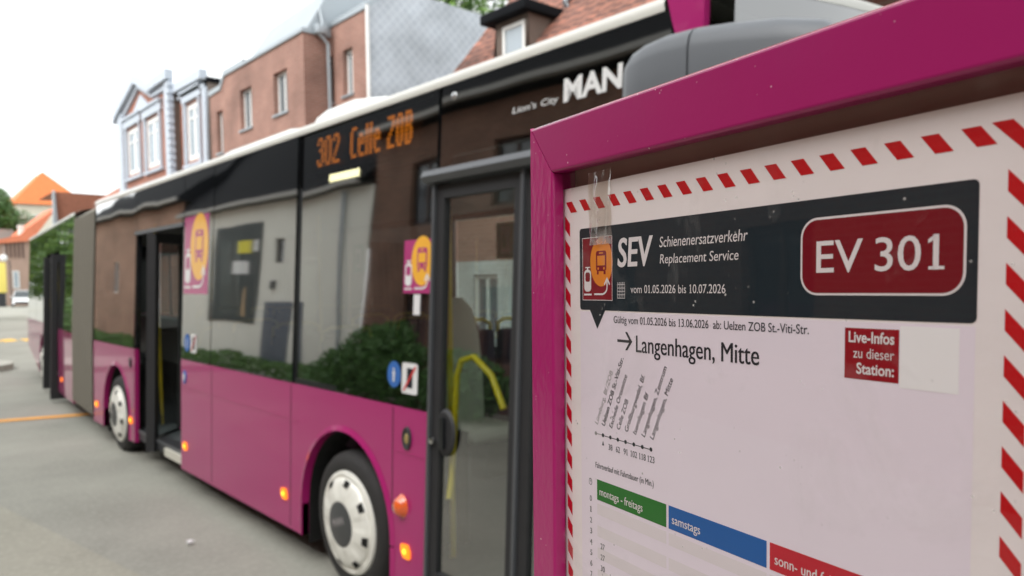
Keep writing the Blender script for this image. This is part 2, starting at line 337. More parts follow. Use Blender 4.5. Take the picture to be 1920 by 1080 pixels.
    def lathe(s, prof, P, n=40, smooth=True):
        """prof: (radius, w); P(u,v,w)"""
        vs = [P(r*cos(2*pi*k/n), r*sin(2*pi*k/n), h) for r, h in prof for k in range(n)]; fs = []
        for i in range(len(prof)-1):
            for k in range(n): fs.append((i*n+k, i*n+(k+1) % n, (i+1)*n+(k+1) % n, (i+1)*n+k))
        s.mesh(vs, fs, smooth)
    def loft(s, rings, smooth=True, close=True, caps=True):
        n = len(rings[0]); vs = [q for g in rings for q in g]; fs = []
        for i in range(len(rings)-1):
            for k in range(n if close else n-1): fs.append((i*n+k, i*n+(k+1) % n, (i+1)*n+(k+1) % n, (i+1)*n+k))
        s.mesh(vs, fs, smooth)
        if caps: s.face(rings[0][::-1]); s.face(rings[-1])
    def build(s, name, mats, parent=None, loc=None, T=None):
        if not isinstance(mats, (list, tuple)): mats = [mats]
        b = BASE[parent] if parent is not None else Vector(loc or (0, 0, 0))
        vs = [Vector(T(*q)) if T else Vector(q) for q in s.v]
        me = bpy.data.meshes.new(name); me.from_pydata([v-b for v in vs], [], s.f)
        for mm in mats: me.materials.append(M[mm] if isinstance(mm, str) else mm)
        for p, a, c in zip(me.polygons, s.m, s.s): p.material_index = a; p.use_smooth = c
        bm = bmesh.new(); bm.from_mesh(me); bmesh.ops.recalc_face_normals(bm, faces=bm.faces[:]); bm.to_mesh(me); bm.free()
        if any(s.s):
            try: me.set_sharp_from_angle(angle=R(40))
            except Exception: pass
        o = bpy.data.objects.new(name, me); SC.collection.objects.link(o)
        if parent is not None: o.parent = parent
        else: o.location = b
        BASE[o] = b; return o
def one(fn, name, mats, parent=None, loc=None, T=None):
    b = MB(); fn(b); return b.build(name, mats, parent, loc, T)
def struct(name, mats, fn, kind='structure'):
    return tag(one(fn, name, mats), kind=kind)
def mapX(X):  return lambda u, v, w=0: (X-w, u, v)        # a wall facing -X: u = y
def mapXb(X): return lambda u, v, w=0: (X+w, u, v)        # a wall facing +X
def mapY(Y):  return lambda u, v, w=0: (u, Y-w, v)        # a wall facing -Y: u = x
def circ(u, v, r, n=24, ry=None, a0=0, a1=2*pi):
    ry = ry or r; e = n if abs(a1-a0-2*pi) < 1e-6 else n+1
    return [(u+r*cos(a0+(a1-a0)*k/n), v+ry*sin(a0+(a1-a0)*k/n)) for k in range(e)]
def rrect(u0, v0, u1, v1, r, n=5):
    o = []
    for cx, cy, a in ((u1-r, v1-r, 0), (u0+r, v1-r, 90), (u0+r, v0+r, 180), (u1-r, v0+r, 270)):
        for k in range(n+1): t = R(a+90*k/n); o.append((cx+r*cos(t), cy+r*sin(t)))
    return o
def rect(u0, v0, u1, v1): return [(u0, v0), (u1, v0), (u1, v1), (u0, v1)]
def facade(b, P, u0, u1, v0, v1, holes=(), depth=.14):
    us = sorted({u0, u1, *[h[0] for h in holes], *[h[1] for h in holes]}); vs = sorted({v0, v1, *[h[2] for h in holes], *[h[3] for h in holes]})
    us = [u for u in us if u0 <= u <= u1]; vs = [v for v in vs if v0 <= v <= v1]
    for i in range(len(us)-1):
        for j in range(len(vs)-1):
            cu_, cv = (us[i]+us[i+1])/2, (vs[j]+vs[j+1])/2
            if any(h[0] < cu_ < h[1] and h[2] < cv < h[3] for h in holes): continue
            b.flat(rect(us[i], vs[j], us[i+1], vs[j+1]), P)
    for a, c, d, e in holes:
        for q in ([(a, d), (a, e)], [(c, d), (c, e)], [(a, d), (c, d)], [(a, e), (c, e)]):
            b.face([P(*q[0], 0), P(*q[1], 0), P(*q[1], -depth), P(*q[0], -depth)])
def window(parent, P, a, c, d, e, depth=.10, fr=.07, mull=1, trans=0, fm='frame', pm='pane', sill=None):
    b = MB()
    for q in (rect(a, d, a+fr, e), rect(c-fr, d, c, e), rect(a+fr, d, c-fr, d+fr), rect(a+fr, e-fr, c-fr, e)): b.prism(q, P, -depth-.05, -depth)
    for k in range(1, mull+1):
        x = a+(c-a)*k/(mull+1); b.prism(rect(x-fr*.5, d+fr, x+fr*.5, e-fr), P, -depth-.05, -depth-.003)
    if trans: b.prism(rect(a+fr, trans-.03, c-fr, trans+.03), P, -depth-.05, -depth-.006)
    o = b.build('window', fm, parent)
    one(lambda m: m.flat(rect(a+fr*.5, d+fr*.5, c-fr*.5, e-fr*.5), P, -depth-.03), 'pane', pm, o)
    if sill: one(lambda m: m.prism(rect(a-.05, d-.06, c+.05, d-.003), P, -.1, .06), 'sill', sill, o)
    return o
def leaves(name, m, parent, blobs, n, size, loc=None, seed=1, mats=None):
    rnd = random.Random(seed); b = MB(); tot = sum(q[3]*q[4]*q[5] for q in blobs)
    for cx, cy, cz, rx, ry, rz in blobs:
        for _ in range(max(1, int(n*rx*ry*rz/tot))):
            while 1:
                d = Vector((rnd.uniform(-1, 1), rnd.uniform(-1, 1), rnd.uniform(-1, 1)))
                if .25 < d.length < 1: break
            d *= (.75+.25*rnd.random())/max(.6, d.length) if rnd.random() < .6 else 1
            p = Vector((cx+d.x*rx, cy+d.y*ry, cz+d.z*rz)); k = size*rnd.uniform(.6, 1.4)
            a = Vector((rnd.gauss(0, 1), rnd.gauss(0, 1), rnd.gauss(0, 1))).normalized(); c = a.orthogonal().normalized()
            if mats: b.mi = rnd.randrange(len(mats))
            b.face([p-a*k, p-c*k*.5, p+a*k, p+c*k*.5])
    return b.build(name, mats or m, parent, loc)
def tree(loc, h, blobs, n, size, m, label, cat='tree', group=None, trunk=.14, name='deciduous_tree', mats=None, seed=3):
    t = thing(name, loc, label, cat, group); x, y, z = loc
    b = MB(); b.tube([(x, y, z), (x+.05, y, z+h*.3), (x-.05, y+.05, z+h*.7)], [trunk, trunk*.8, trunk*.35], 9)
    for k in range(6):
        a = k*1.1; b.tube([(x, y, z+h*(.3+.05*k)), (x+cos(a)*h*.12, y+sin(a)*h*.12, z+h*(.45+.05*k)), (x+cos(a)*h*.2, y+sin(a)*h*.2, z+h*(.62+.04*k))], [trunk*.5, trunk*.3, trunk*.1], 6)
    b.build('trunk', 'bark', t)
    leaves('crown', m, t, [(x+q[0], y+q[1], z+q[2], q[3], q[4], q[5]) for q in blobs], n, size, seed=seed, mats=mats)
    return t

# ------------------------------------------------------------------ setting
struct('ground', 'ground', lambda b: b.face([(-900, -900, 0), (900, -900, 0), (900, 1500, 0), (-900, 1500, 0)]))
struct('road', 'road', lambda b: b.face([(.2, -30, .004), (8.2, -30, .004), (8.2, 40, .004), (16, 130, .004), (6, 130, .004), (.9, 40, .004), (-.6, 20, .004)]))
struct('pavement', 'pave', lambda b: b.face([(-5, -10, .008), (2.0, -10, .008), (1.9, 2, .008), (1.26, 5.4, .008), (.85, 7.66, .008), (.1, 12, .008), (-1.2, 19, .008), (-5, 19, .008)]))
struct('verge', 'pave', lambda b: b.box(8.5, 10, -20, 55, .0, .12))
def kerbfar(b):
    for i in range(60): b.box(8.28, 8.495, -20+i*1.25, -20+i*1.25+1.24, 0, .125, bev=.01)
struct('kerb', 'kerb', kerbfar)
def isl(b):
    poly = [(-3, 19.6), (1.6, 19.6)]+circ(1.75, 20.75, .95, 8, 1.15, -pi/2, pi/2)+[(1.6, 23), (-3, 23)]
    b.prism(poly, lambda u, v, w: (u, v, w), .0, .14)
struct('traffic_island', 'kerb', isl)
def rm(b):
    b.face([(.6, 12.62, .012), (2.75, 12.1, .012), (2.78, 12.32, .012), (.63, 12.86, .012)])
    b.mi = 1
    for x, y in ((3.2, 30.9), (3.75, 31.3), (4.35, 31.1), (4.95, 31.6), (5.6, 31.4)):
        b.face([(x, y-.9, .012), (x+.45, y-.5, .012), (x+.4, y+.8, .012), (x-.05, y+.4, .012)])
struct('road_marking', ['mark', 'mark2'], rm)

# ------------------------------------------------------------------ the articulated bus
BX, BW, PIV, TH = 2.16, 2.54, (3.43, 10.75), R(4.2)
def lean(z): return .035*(z-.25)+.025*max(0, z-1.2)
def S(y, z, o=0): return (BX+lean(z)-o, y, z)                         # near side, o = outwards
def F(y, z, o=0): return (BX+BW+.035*(z-.25)-.025*max(0, z-1.2)+o, y, z)  # far side
def RT(x, y, z):
    a, b = x-PIV[0], y-PIV[1]; return (PIV[0]+a*cos(TH)+b*sin(TH), PIV[1]-a*sin(TH)+b*cos(TH), z)
bus = thing('articulated_bus', (3.43, 9, 0), 'magenta articulated city bus with white roof and open middle door at the stop', 'bus')
Z0, ZS, ZT = .212, 1.205, 2.85
def arch(yc, r, zc=.43, n=16):
    """points of a wheel arch from the high y side to the low y side"""
    return [(yc+r, Z0)]+[(yc+r*cos(pi*k/n), zc+r*sin(pi*k/n)) for k in range(n+1)]+[(yc-r, Z0)]
def lower(b, y1, y0, arches, P, depth=.045):
    poly = [(y1, Z0)]
    for yc, r in arches: poly += arch(yc, r)
    poly += [(y0, Z0), (y0, ZS-.002), (y1, ZS-.002)]
    b.prism(poly, P, -depth, 0)
Pn = lambda u, v, w: S(u, v, w)
Pf = lambda u, v, w: F(u, v, w)
def shell(b):
    b.mi = 0
    lower(b, 7.09, 3.185, [(4.08, .55)], Pn); lower(b, 10.40, 8.60, [(9.33, .55)], Pn); lower(b, 1.82, 1.56, [], Pn)
    lower(b, 10.40, 1.56, [(9.33, .55), (4.08, .55)], Pf)
    for ya, yb in ((3.19, 3.50), (4.70, 7.085), (8.605, 8.75), (9.95, 10.39)): b.prism(rect(ya, .955, yb, .962), Pn, 0, .003)
    b.mi = 1                                                           # seams, plinth, inner frame
    for y in (6.314, 4.813, 3.53, 8.66): b.prism(rect(y-.003, .23, y+.003, 1.19), Pn, 0, .0015)
    for y0, y1, zt in ((7.09, 8.60, 2.42), (1.82, 3.185, 2.44)):       # door surrounds
        b.prism(rect(y0-.035, .25, y0-.002, zt), Pn, -.05, -.004); b.prism(rect(y1+.002, .25, y1+.035, zt), Pn, -.05, -.004)
    for P in (Pn, Pf):
        for y in (6.36, 4.80, 8.62, 7.09, 3.165, 1.74, 10.35): b.prism(rect(y-.03, ZS, y+.03, ZT), P, -.05, -.012)
        [b.prism(rect(ya, 2.50, yb, ZT), P, -.05, -.012) for ya, yb in ((1.7, 3.27), (4.77, 10.4))]; b.prism(rect(3.27, 2.50, 4.77, ZT), P, -.16, -.12); b.prism(rect(3.2, ZS-.03, 7.05, ZS+.035), P, -.05, -.012)
        b.prism(rect(8.62, ZS-.03, 10.4, ZS+.035), P, -.05, -.012)
    b.mi = 2
    b.box(2.35, 4.6, 1.7, 10.4, .20, .30); b.box(2.46, 4.6, 1.7, 10.4, 2.78, 2.84)
    for y in (4.07, 9.33): b.box(2.62, 2.66, y-.6, y+.6, .2, 1.0)
one(shell, 'front_body', ['magenta', 'black', 'well'], bus)
for yc, r in ((4.08, .55), (9.33, .55)):
    def lip(b):
        for k in range(24):
            a0, a1 = pi*k/24, pi*(k+1)/24
            q = [(r, a0), (r, a1), (r+.035, a1), (r+.035, a0)]
            def pp(i, o): rr_, a = q[i]; return S(yc+rr_*cos(a), .43+rr_*sin(a), o)
            b.face([pp(0, .012), pp(1, .012), pp(2, .001), pp(3, .001)], True)
            b.face([pp(0, .012), pp(1, .012), pp(1, -.07), pp(0, -.07)], True)
        for sg in (1, -1):
            b.face([S(yc+sg*r, Z0, .012), S(yc+sg*r, .42, .012), S(yc+sg*(r+.035), .42, .001), S(yc+sg*(r+.035), Z0, .001)])
            b.face([S(yc+sg*r, Z0, .012), S(yc+sg*r, .42, .012), S(yc+sg*r, .42, -.07), S(yc+sg*r, Z0, -.07)])
    one(lip, 'wheel_arch_lip', 'magenta', bus)
    def wel(b):
        pts = [(yc+(r-.005)*cos(pi*k/14), .43+(r-.005)*sin(pi*k/14)) for k in range(15)]; pts = [(yc+r-.005, .15)]+pts+[(yc-r+.005, .15)]
        for i in range(len(pts)-1):
            b.face([S(*pts[i], -.045), S(*pts[i+1], -.045), (2.66, pts[i+1][0], pts[i+1][1]), (2.66, pts[i][0], pts[i][1])])
    one(wel, 'wheel_well', 'well', bus)
# roof
def roofprof(y):
    e = [S(y, 2.852, .004), S(y, 2.875, .012), S(y, 2.90, .004)]
    x0 = e[2][0]; xf = F(y, 2.9)[0]
    e += [(x0+.05, y, 2.925), (x0+.16, y, 2.95), (x0+.5, y, 2.975), (3.6, y, 2.985), (xf-.5, y, 2.975), (xf-.16, y, 2.95), (xf-.04, y, 2.92), F(y, 2.89), F(y, 2.852)]
    return e
one(lambda b: b.loft([roofprof(y) for y in (1.77, 4, 7, 10.42)], True, False, False), 'roof', 'white', bus)
def pod(b):
    def ring(y, x0, h, z0=2.93):
        x1 = 6.9-x0; r = h*.6
        return [(x0, y, z0), (x0+.01, y, z0+h*.35), (x0+.05, y, z0+h*.75), (x0+.14, y, z0+h*.96), (x0+.4, y, z0+h), (x1-.4, y, z0+h), (x1-.14, y, z0+h*.96), (x1, y, z0)]
    b.loft([ring(9.0, 3.0, .02), ring(8.75, 2.92, .2), ring(8.45, 2.88, .30), ring(7.9, 2.88, .335), ring(6.5, 2.88, .335), ring(6.1, 2.9, .30)])
    b.loft([ring(6.08, 2.95, .30), ring(5.75, 2.86, .37), ring(5.3, 2.86, .375), ring(4.9, 2.9, .33), ring(4.68, 2.98, .22), ring(4.58, 3.05, .02)])
one(pod, 'roof_air_unit', 'white', bus)
# glazing of the front section
def panes(y1, y0, z0, z1, tilt=0, name='window', o=.0, mm='winglass'):
    def P(u, v, w): return S(u, v, w+tilt*(u-y0))
    def g(b):
        nu, nv = 6, 8
        vs = [P(y0+(y1-y0)*i/nu, z0+(z1-z0)*j/nv, o) for j in range(nv+1) for i in range(nu+1)]
        b.mesh(vs, [(j*(nu+1)+i, j*(nu+1)+i+1, (j+1)*(nu+1)+i+1, (j+1)*(nu+1)+i) for j in range(nv) for i in range(nu)], True)
    return one(g, name, mm, bus)
panes(10.40, 8.625, ZS, ZT); panes(8.615, 7.10, 2.425, ZT, name='door_header_glass'); panes(7.085, 6.362, ZS, ZT)
panes(6.356, 4.805, ZS, ZT, -.002); w4 = panes(4.797, 3.19, ZS, ZT, -.012); panes(3.16, 1.74, 2.445, ZT, name='door_header_glass')
def farw2(b):
    for y0, y1 in ((6.42, 8.55), (8.68, 10.3)): b.flat(rect(y0, ZS, y1, 2.5), Pf, -.02)
one(farw2, 'far_side_tinted_glazing', 'winglass', bus)
def farw(b):
    for y0, y1 in ((1.8, 3.1), (3.25, 4.75), (4.85, 6.3)): b.flat(rect(y0, ZS, y1, 2.5), Pf, -.02)
one(farw, 'far_side_glazing', 'farglass', bus)
# interior
one(lambda b: (b.box(2.28, 4.62, 1.75, 10.38, .301, .34), ), 'floor', 'floor', bus)
one(lambda b: (b.box(2.36, 4.55, 1.75, 10.38, 2.54, 2.56), b.box(4.52, 4.60, 3.0, 10.3, .35, 1.20)), 'ceiling_lining', 'inner', bus)
def seat(x, y):
    o = MB(); o.box(x-.21, x+.21, y-.2, y+.22, .78, .87, bev=.03); o.box(x-.21, x+.21, y+.2, y+.29, .84, 1.48, bev=.035)
    s_ = o.build('seat', 'seat', bus)
    h = MB(); h.tube([(x-.2, y+.26, 1.40), (x-.19, y+.27, 1.53), (x-.12, y+.27, 1.56), (x+.12, y+.27, 1.56), (x+.19, y+.27, 1.53), (x+.2, y+.26, 1.40)], .015, 8)
    h.build('grab_handle', 'yellow', s_)
    p = MB(); p.box(x-.15, x+.15, y-.1, y+.1, .34, .78); p.build('pedestal', 'dark', s_)
for y in (4.6, 5.4, 6.2, 9.1, 9.8):
    seat(4.25, y); seat(3.78, y)
for y in (4.55, 5.35, 6.15): seat(2.62, y)
# driver's place seen through the front door
def drv(b):
    b.box(3.55, 4.5, 3.22, 3.27, .35, 1.25, bev=.01)
one(drv, 'driver_partition', 'dark', bus)
def ds(b):
    b.box(3.95, 4.4, 2.4, 2.95, .85, .98, bev=.05); b.box(3.95, 4.4, 2.88, 3.03, .95, 1.62, bev=.06); b.box(4.02, 4.33, 2.9, 3.0, 1.62, 1.85, bev=.045)
one(ds, 'driver_seat', 'cream', bus)
one(lambda b: b.tube([(4.15+.23*cos(2*pi*k/18), 2.05+.2*sin(2*pi*k/18), 1.12+.1*sin(2*pi*k/18)) for k in range(19)], .017, 8, False), 'steering_wheel', 'dark', bus)
def dash(b): b.box(3.4, 4.6, 1.5, 1.85, .4, 1.12, bev=.05); b.box(3.3, 3.5, 2.35, 2.8, .35, 1.3, bev=.03)
one(dash, 'dashboard', 'dark', bus)
for y, x in ((3.35, 2.45), (6.95, 2.45), (8.8, 2.5), (6.95, 3.5), (3.35, 3.45)):
    one(lambda b: b.tube([(x, y, .34), (x, y, 2.54)], .018, 8), 'grab_pole', 'yellow', bus)
one(lambda b: b.tube([(2.42, 7.3, .9), (2.42, 7.35, 1.25), (2.44, 7.2, 1.45), (2.5, 6.98, 1.50)], .018, 8), 'handrail', 'yellow', bus)
one(lambda b: b.tube([(2.5, 7.95, .45), (2.5, 7.95, 1.2), (2.5, 7.7, 1.52), (2.5, 7.4, 1.62)], .022, 8), 'handrail', 'yellow', bus)
def cs(b):
    b.box(3.0, 3.42, 3.85, 4.25, .80, .90, bev=.04)
    b.loft([[(3.21+hw*c, 4.25+dy+.035*s2, z) for c, s2 in [(cos(2*pi*k/14), sin(2*pi*k/14)) for k in range(14)]] for z, hw, dy in ((.86, .2, 0), (1.2, .21, .03), (1.5, .20, .06), (1.68, .15, .07), (1.76, .06, .07))])
one(cs, 'folding_seat', 'cream', bus)
# exit stickers on the far panes
for y, z in ((8.27, 2.17), (5.5, 2.26), (11.2, 2.6)):
    if y < 10.4:
        x = F(y, z, -.05)[0]; q = MB(); q.mi = 0; q.box(x-.004, x, y-.13, y+.13, z-.17, z+.17)
        q.mi = 1; q.box(x-.006, x-.0045, y-.07, y+.07, z-.12, z+.12); q.mi = 2; q.box(x-.008, x-.0065, y-.02, y+.03, z-.07, z+.06)
        q.build('exit_sticker', ['stgreen', 'stwhite', 'stgreen'], bus)
# destination display behind the glass
disp = one(lambda b: b.prism(rect(3.28, 2.585, 4.76, 2.838), Pn, -.10, -.032), 'destination_display', 'black', bus)
GL = {'3': ['.####.', '##..##', '....##', '..###.', '....##', '....##', '##..##', '.####.'], '0': ['.####.', '##..##', '##..##', '##..##', '##..##', '##..##', '##..##', '.####.'],
 '2': ['.####.', '##..##', '....##', '...##.', '..##..', '.##...', '##....', '######'], 'C': ['.####', '##...', '##...', '##...', '##...', '##...', '##...', '.####'],
 'e': ['.....', '.....', '.###.', '##.##', '#####', '##...', '##...', '.####'], 'l': ['##', '##', '##', '##', '##', '##', '##', '##'],
 'Z': ['#####', '...##', '...##', '..##.', '.##..', '##...', '##...', '#####'], 'O': ['.###.', '##.##', '##.##', '##.##', '##.##', '##.##', '##.##', '.###.'],
 'B': ['####.', '##.##', '##.##', '####.', '##.##', '##.##', '##.##', '####.'], ' ': ['...']*8}
s_ = '302  Celle ZOB'; tot = sum(len(GL[c][0])+1 for c in s_)-1; cw = 1.115/tot; ch = .185/8; u = 0
for word in ('302', ' ', ' ', 'Celle', ' ', 'ZOB'):
    def ledword(b):
        u_ = u
        for c in word:
            g = GL[c]
            for j in range(8):
                for i in range(len(g[0])):
                    if g[j][i] == '#':
                        y = 4.585-(u_+i)*cw; z = 2.805-j*ch
                        b.prism(rect(y-cw*.80, z-ch*.90, y-cw*.10, z-ch*.08), Pn, -.031, -.028)
            u_ += len(g[0])+1
    if word.strip(): one(ledword, 'lettering', 'led', disp)
    u += sum(len(GL[c][0])+1 for c in word)
def lampf(b):
    b.mi = 0; b.prism(rrect(4.00, 2.495, 4.42, 2.565, .03), Pn, -.07, -.03)
    b.mi = 1
    for k in range(9): b.prism(rect(4.03+k*.042, 2.507, 4.06+k*.042, 2.553), Pn, -.03, -.024)
one(lampf, 'entry_lamp', ['black', 'striplamp'], bus)
# lettering on the header
one(lambda b: b.text('MAN', lambda u, v, w: S(2.285-u, 2.618+v, w), 0, 0, .088, .32, bold=.035, w=.003), 'maker_lettering', 'letter', bus)
for t_, u_, wd in (("Lion's", 0, .155), ('City', .185, .105)):
    one(lambda b: b.text(t_, lambda u, v, w: S(2.61-u_-u, 2.623+v, w), 0, 0, .027, wd, bold=.004, w=.003, shear=.25), 'model_lettering', 'letter', bus)
one(lambda b: b.lathe([(0, .008), (.016, .006), (.02, 0)], lambda u, v, w: S(3.06+u, 2.79+v, w), 16), 'bolt', 'chrome', bus)
# pictogram used on the stickers and on the poster
def pictogram(P, s_, w0, parent, mbg, mcirc, mbus, mwhite, name='pictogram_sticker', border=None, W=1.0, H=1.4, st=.0008):
    b = MB(); b.prism(rect(0, 0, s_*W, s_*H), P, 0, w0); o = b.build(name, mbg, parent)
    q = MB(); q.flat(circ(s_*W*.64, s_*H*.60, s_*.37*W, 36, s_*.48), P, w0+st); q.build('disc', mcirc, o)
    k = MB(); u0, v0, a, h = s_*W*.47, s_*H*.46, s_*W*.34, s_*.40
    for r in (rrect(u0, v0, u0+a, v0+h, a*.16),): k.flat(r, P, w0+2*st)
    k.flat(rect(u0+a*.08, v0-h*.16, u0+a*.26, v0), P, w0+2*st); k.flat(rect(u0+a*.74, v0-h*.16, u0+a*.92, v0), P, w0+2*st)
    k.build('bus_symbol', mbus, o)
    j = MB(); j.flat(rect(u0+a*.13, v0+h*.28, u0+a*.87, v0+h*.76), P, w0+3*st); j.flat(circ(u0+a*.22, v0+h*.13, a*.08, 10), P, w0+3*st); j.flat(circ(u0+a*.78, v0+h*.13, a*.08, 10), P, w0+3*st)
    j.flat(rect(u0+a*.30, v0+h*.86, u0+a*.7, v0+h*.92), P, w0+3*st); j.build('symbol_window', mcirc, o)
    t = MB(); x = s_*W*.06; z = s_*H*.14; a = s_*W*.24; h = s_*.44
    outer = rrect(x, z, x+a, z+h, a*.35); inner = rrect(x+a*.16, z+h*.45, x+a*.84, z+h*.88, a*.2)
    n = len(outer)
    for i in range(n): t.face([P(*outer[i], w0+2*st), P(*outer[(i+1) % n], w0+2*st), P(*inner[(i+1) % n], w0+2*st), P(*inner[i], w0+2*st)])
    lw = s_*W*.035
    t.flat(rect(x-lw*.3, z-lw*2.2, x+a+lw*.3, z-lw*1.2), P, w0+2*st); t.flat(rect(x+a*.4, z+h, x+a*.6, z+h*1.08), P, w0+2*st); t.flat(rect(x+a*.15, z+h*1.08, x+a*.85, z+h*1.13), P, w0+2*st)
    arc = [(s_*W*(.40), z-lw*1.5), (s_*W*.66, z-lw*1.5)]+[(s_*W*(.66+.17*sin(k*pi/12)), z-lw*1.5+s_*H*.11*(1-cos(k*pi/12))) for k in range(1, 7)]+[(s_*W*.83, z+s_*H*.17)]
    for i in range(len(arc)-1):
        (a0, b0), (a1, b1) = arc[i], arc[i+1]; d = math.hypot(a1-a0, b1-b0) or 1; nx, ny = -(b1-b0)/d*lw*.5, (a1-a0)/d*lw*.5
        t.flat([(a0+nx, b0+ny), (a1+nx, b1+ny), (a1-nx, b1-ny), (a0-nx, b0-ny)], P, w0+2*st)
    ax, ay = s_*W*.83, z+s_*H*.18
    t.flat([(ax-lw*2.8, ay-lw*2.2), (ax, ay+lw*1.6), (ax, ay), (ax-lw*2.2, ay-lw*3)], P, w0+2*st); t.flat([(ax+lw*2.8, ay-lw*2.2), (ax, ay+lw*1.6), (ax, ay), (ax+lw*2.2, ay-lw*3)], P, w0+2*st)
    t.build('transfer_symbol', mwhite, o)
    if border:
        e = MB(); g = s_*.012
        for r in (rect(0, 0, s_*W, g), rect(0, s_*H-g, s_*W, s_*H), rect(0, g, g, s_*H-g), rect(s_*W-g, g, s_*W, s_*H-g)): e.flat(r, P, w0+2*st)
        e.build('border_line', border, o)
    return o
pictogram(lambda u, v, w: S(3.462-u, 1.814+v, w), .27, .003, bus, 'stmag', 'styel', 'stmag', 'stwhite', W=1.0, H=1.04)
pictogram(lambda u, v, w: S(7.06-u, 1.79+v, w), .60, .003, bus, 'stmag', 'styel', 'stmag', 'stwhite', W=1.0, H=1.13)
one(lambda b: b.prism(rect(3.30, 1.70, 3.36, 1.808), Pn, 0, .002), 'paper_label', 'stwhite', bus)
def person(P, b, u, v, s_):
    b.flat(circ(u, v+s_*.85, s_*.12, 12), P, .005); b.flat([(u-s_*.2, v+s_*.68), (u+s_*.2, v+s_*.68), (u+s_*.12, v+s_*.3), (u+s_*.12, v-s_*.15), (u-s_*.12, v-s_*.15), (u-s_*.12, v+s_*.3)], P, .005)
for yc, zc, r in ((3.527, 1.373, .068), (6.93, 1.36, .075)):
    P = lambda u, v, w: S(yc-u, zc+v, w)
    o = one(lambda b: b.flat(circ(0, 0, r, 28, r*1.05), P, .003), 'round_sticker', 'stblue', bus); one(lambda b: person(P, b, 0, -r*.45, r*1.0), 'pedestrian_symbol', 'stwhite', o)
for yc, zc in ((3.373, 1.362), (6.76, 1.36)):
    P = lambda u, v, w: S(yc-u, zc+v, w)
    o = one(lambda b: b.flat(rrect(-.075, -.082, .075, .082, .015), P, .003), 'square_sticker', 'stwhite', bus)
    one(lambda b: b.flat(rect(-.025, -.05, .03, .055), P, .004), 'device_symbol', 'pink', o)
    one(lambda b: b.flat([(-.06, -.066), (-.048, -.07), (.062, .062), (.05, .07)], P, .005), 'slash', 'stred', o)
# small fittings
def lamp(yc, zc, sz=.035):
    P = lambda u, v, w: S(yc-u, zc+v, w)
    o = one(lambda b: b.prism([(-sz*1.1, sz*.9), (sz*.5, sz*1.05), (sz*1.15, 0), (sz*1.1, -sz), (-sz*.4, -sz), (-sz*1.1, 0)], P, 0, .014), 'side_indicator', 'amber', bus)
    one(lambda b: b.lathe([(sz*.42, .015), (sz*.25, .02), (0, .021)], P, 12), 'bulb', 'hot', o)
for y in (3.384, 4.903, 6.969, 8.73, 10.238): lamp(y, .434)
one(lambda b: b.lathe([(0, .05), (.025, .045), (.042, .03), (.05, .004), (.056, 0)], lambda u, v, w: S(3.43+u, .668+v*1.15, w), 20), 'round_reflector', 'orangelens', bus)
o = one(lambda b: b.lathe([(.05, 0), (.048, .012), (.038, .012), (.036, .006), (0, .006)], lambda u, v, w: S(3.385+u*.8, 1.042+v*1.25, w), 24), 'door_control_emblem', 'dark', bus)
one(lambda b: b.lathe([(.024, .007), (.015, .014), (0, .015)], lambda u, v, w: S(3.385+u*.7, 1.04+v*1.2, w), 16), 'emblem_centre', 'gold', o)
for y in (6.985, 8.75):
    o = one(lambda b: b.lathe([(.05, 0), (.048, .008), (0, .009)], lambda u, v, w: S(y+u*.8, 1.05+v*1.2, w), 20), 'door_button', 'stblue' if y < 8 else 'dark', bus)
    one(lambda b: b.lathe([(.028, .01), (0, .012)], lambda u, v, w: S(y+u*.8, 1.05+v*1.2, w), 16), 'button_cap', 'stwhite' if y < 8 else 'well', o)
# wheels
def wheel(yc, T=None, x0=2.205):
    P = lambda u, v, w: (x0-w, yc+u, .424+v)
    ty = one(lambda b: b.lathe([(.30, -.27), (.40, -.28), (.425, -.24), (.43, -.05), (.424, -.02), (.405, .004), (.36, .020), (.322, .012), (.318, -.02), (.31, -.06)], P, 56), 'wheel', 'tyre', bus, T=T)
    def hub(b):
        prof = [(.318, .0), (.312, .02), (.295, .028), (.272, .022), (.262, .040), (.235, .052), (.19, .062), (.15, .068), (.125, .066), (.118, .058)]
        n = 96; fine = []
        for (r0, h0), (r1, h1) in zip(prof[:-1], prof[1:]):
            for t in (0, .34, .67): fine.append((r0+(r1-r0)*t, h0+(h1-h0)*t))
        fine.append(prof[-1]); vs = []
        for r, h in fine:
            for k in range(n):
                a = 2*pi*k/n; c = cos(8*(a-.2)); z = max(0, min(1, (r-.15)/.04))*max(0, min(1, (.305-r)/.03))
                vs.append(P(r*cos(a), r*sin(a), h+z*(.007*max(0, min(1, (c+.55)*2.2))-.004)))
        b.mesh(vs, [(i_*n+k, i_*n+(k+1) % n, (i_+1)*n+(k+1) % n, (i_+1)*n+k) for i_ in range(len(fine)-1) for k in range(n)], True)
    h = one(hub, 'hubcap', 'hub', ty, T=T)
    for k in range(8):
        a = 2*pi*k/8+.2; c, s_ = cos(a), sin(a)
        one(lambda b: b.face([P(r*c-t*s_, r*s_+t*c, hh) for r, t, hh in ((.238, -.024, .0600), (.238, .024, .0600), (.274, .030, .0400), (.274, -.030, .0400))]), 'vent_slot', 'well', ty, T=T)
    def cap(b): b.lathe([(.138, .06), (.136, .070), (.12, .075), (0, .078)], P, 32)
    c = one(cap, 'hub_centre', 'hubcap', ty, T=T)
    one(lambda b: b.text('MAN', lambda u, v, w: P(-u, v, w), -.07, -.03, .045, .14, bold=.02, w=.0795, rot=.35), 'hub_lettering', 'pgrey', c, T=T)
    return ty
wheel(4.06); wheel(9.33)
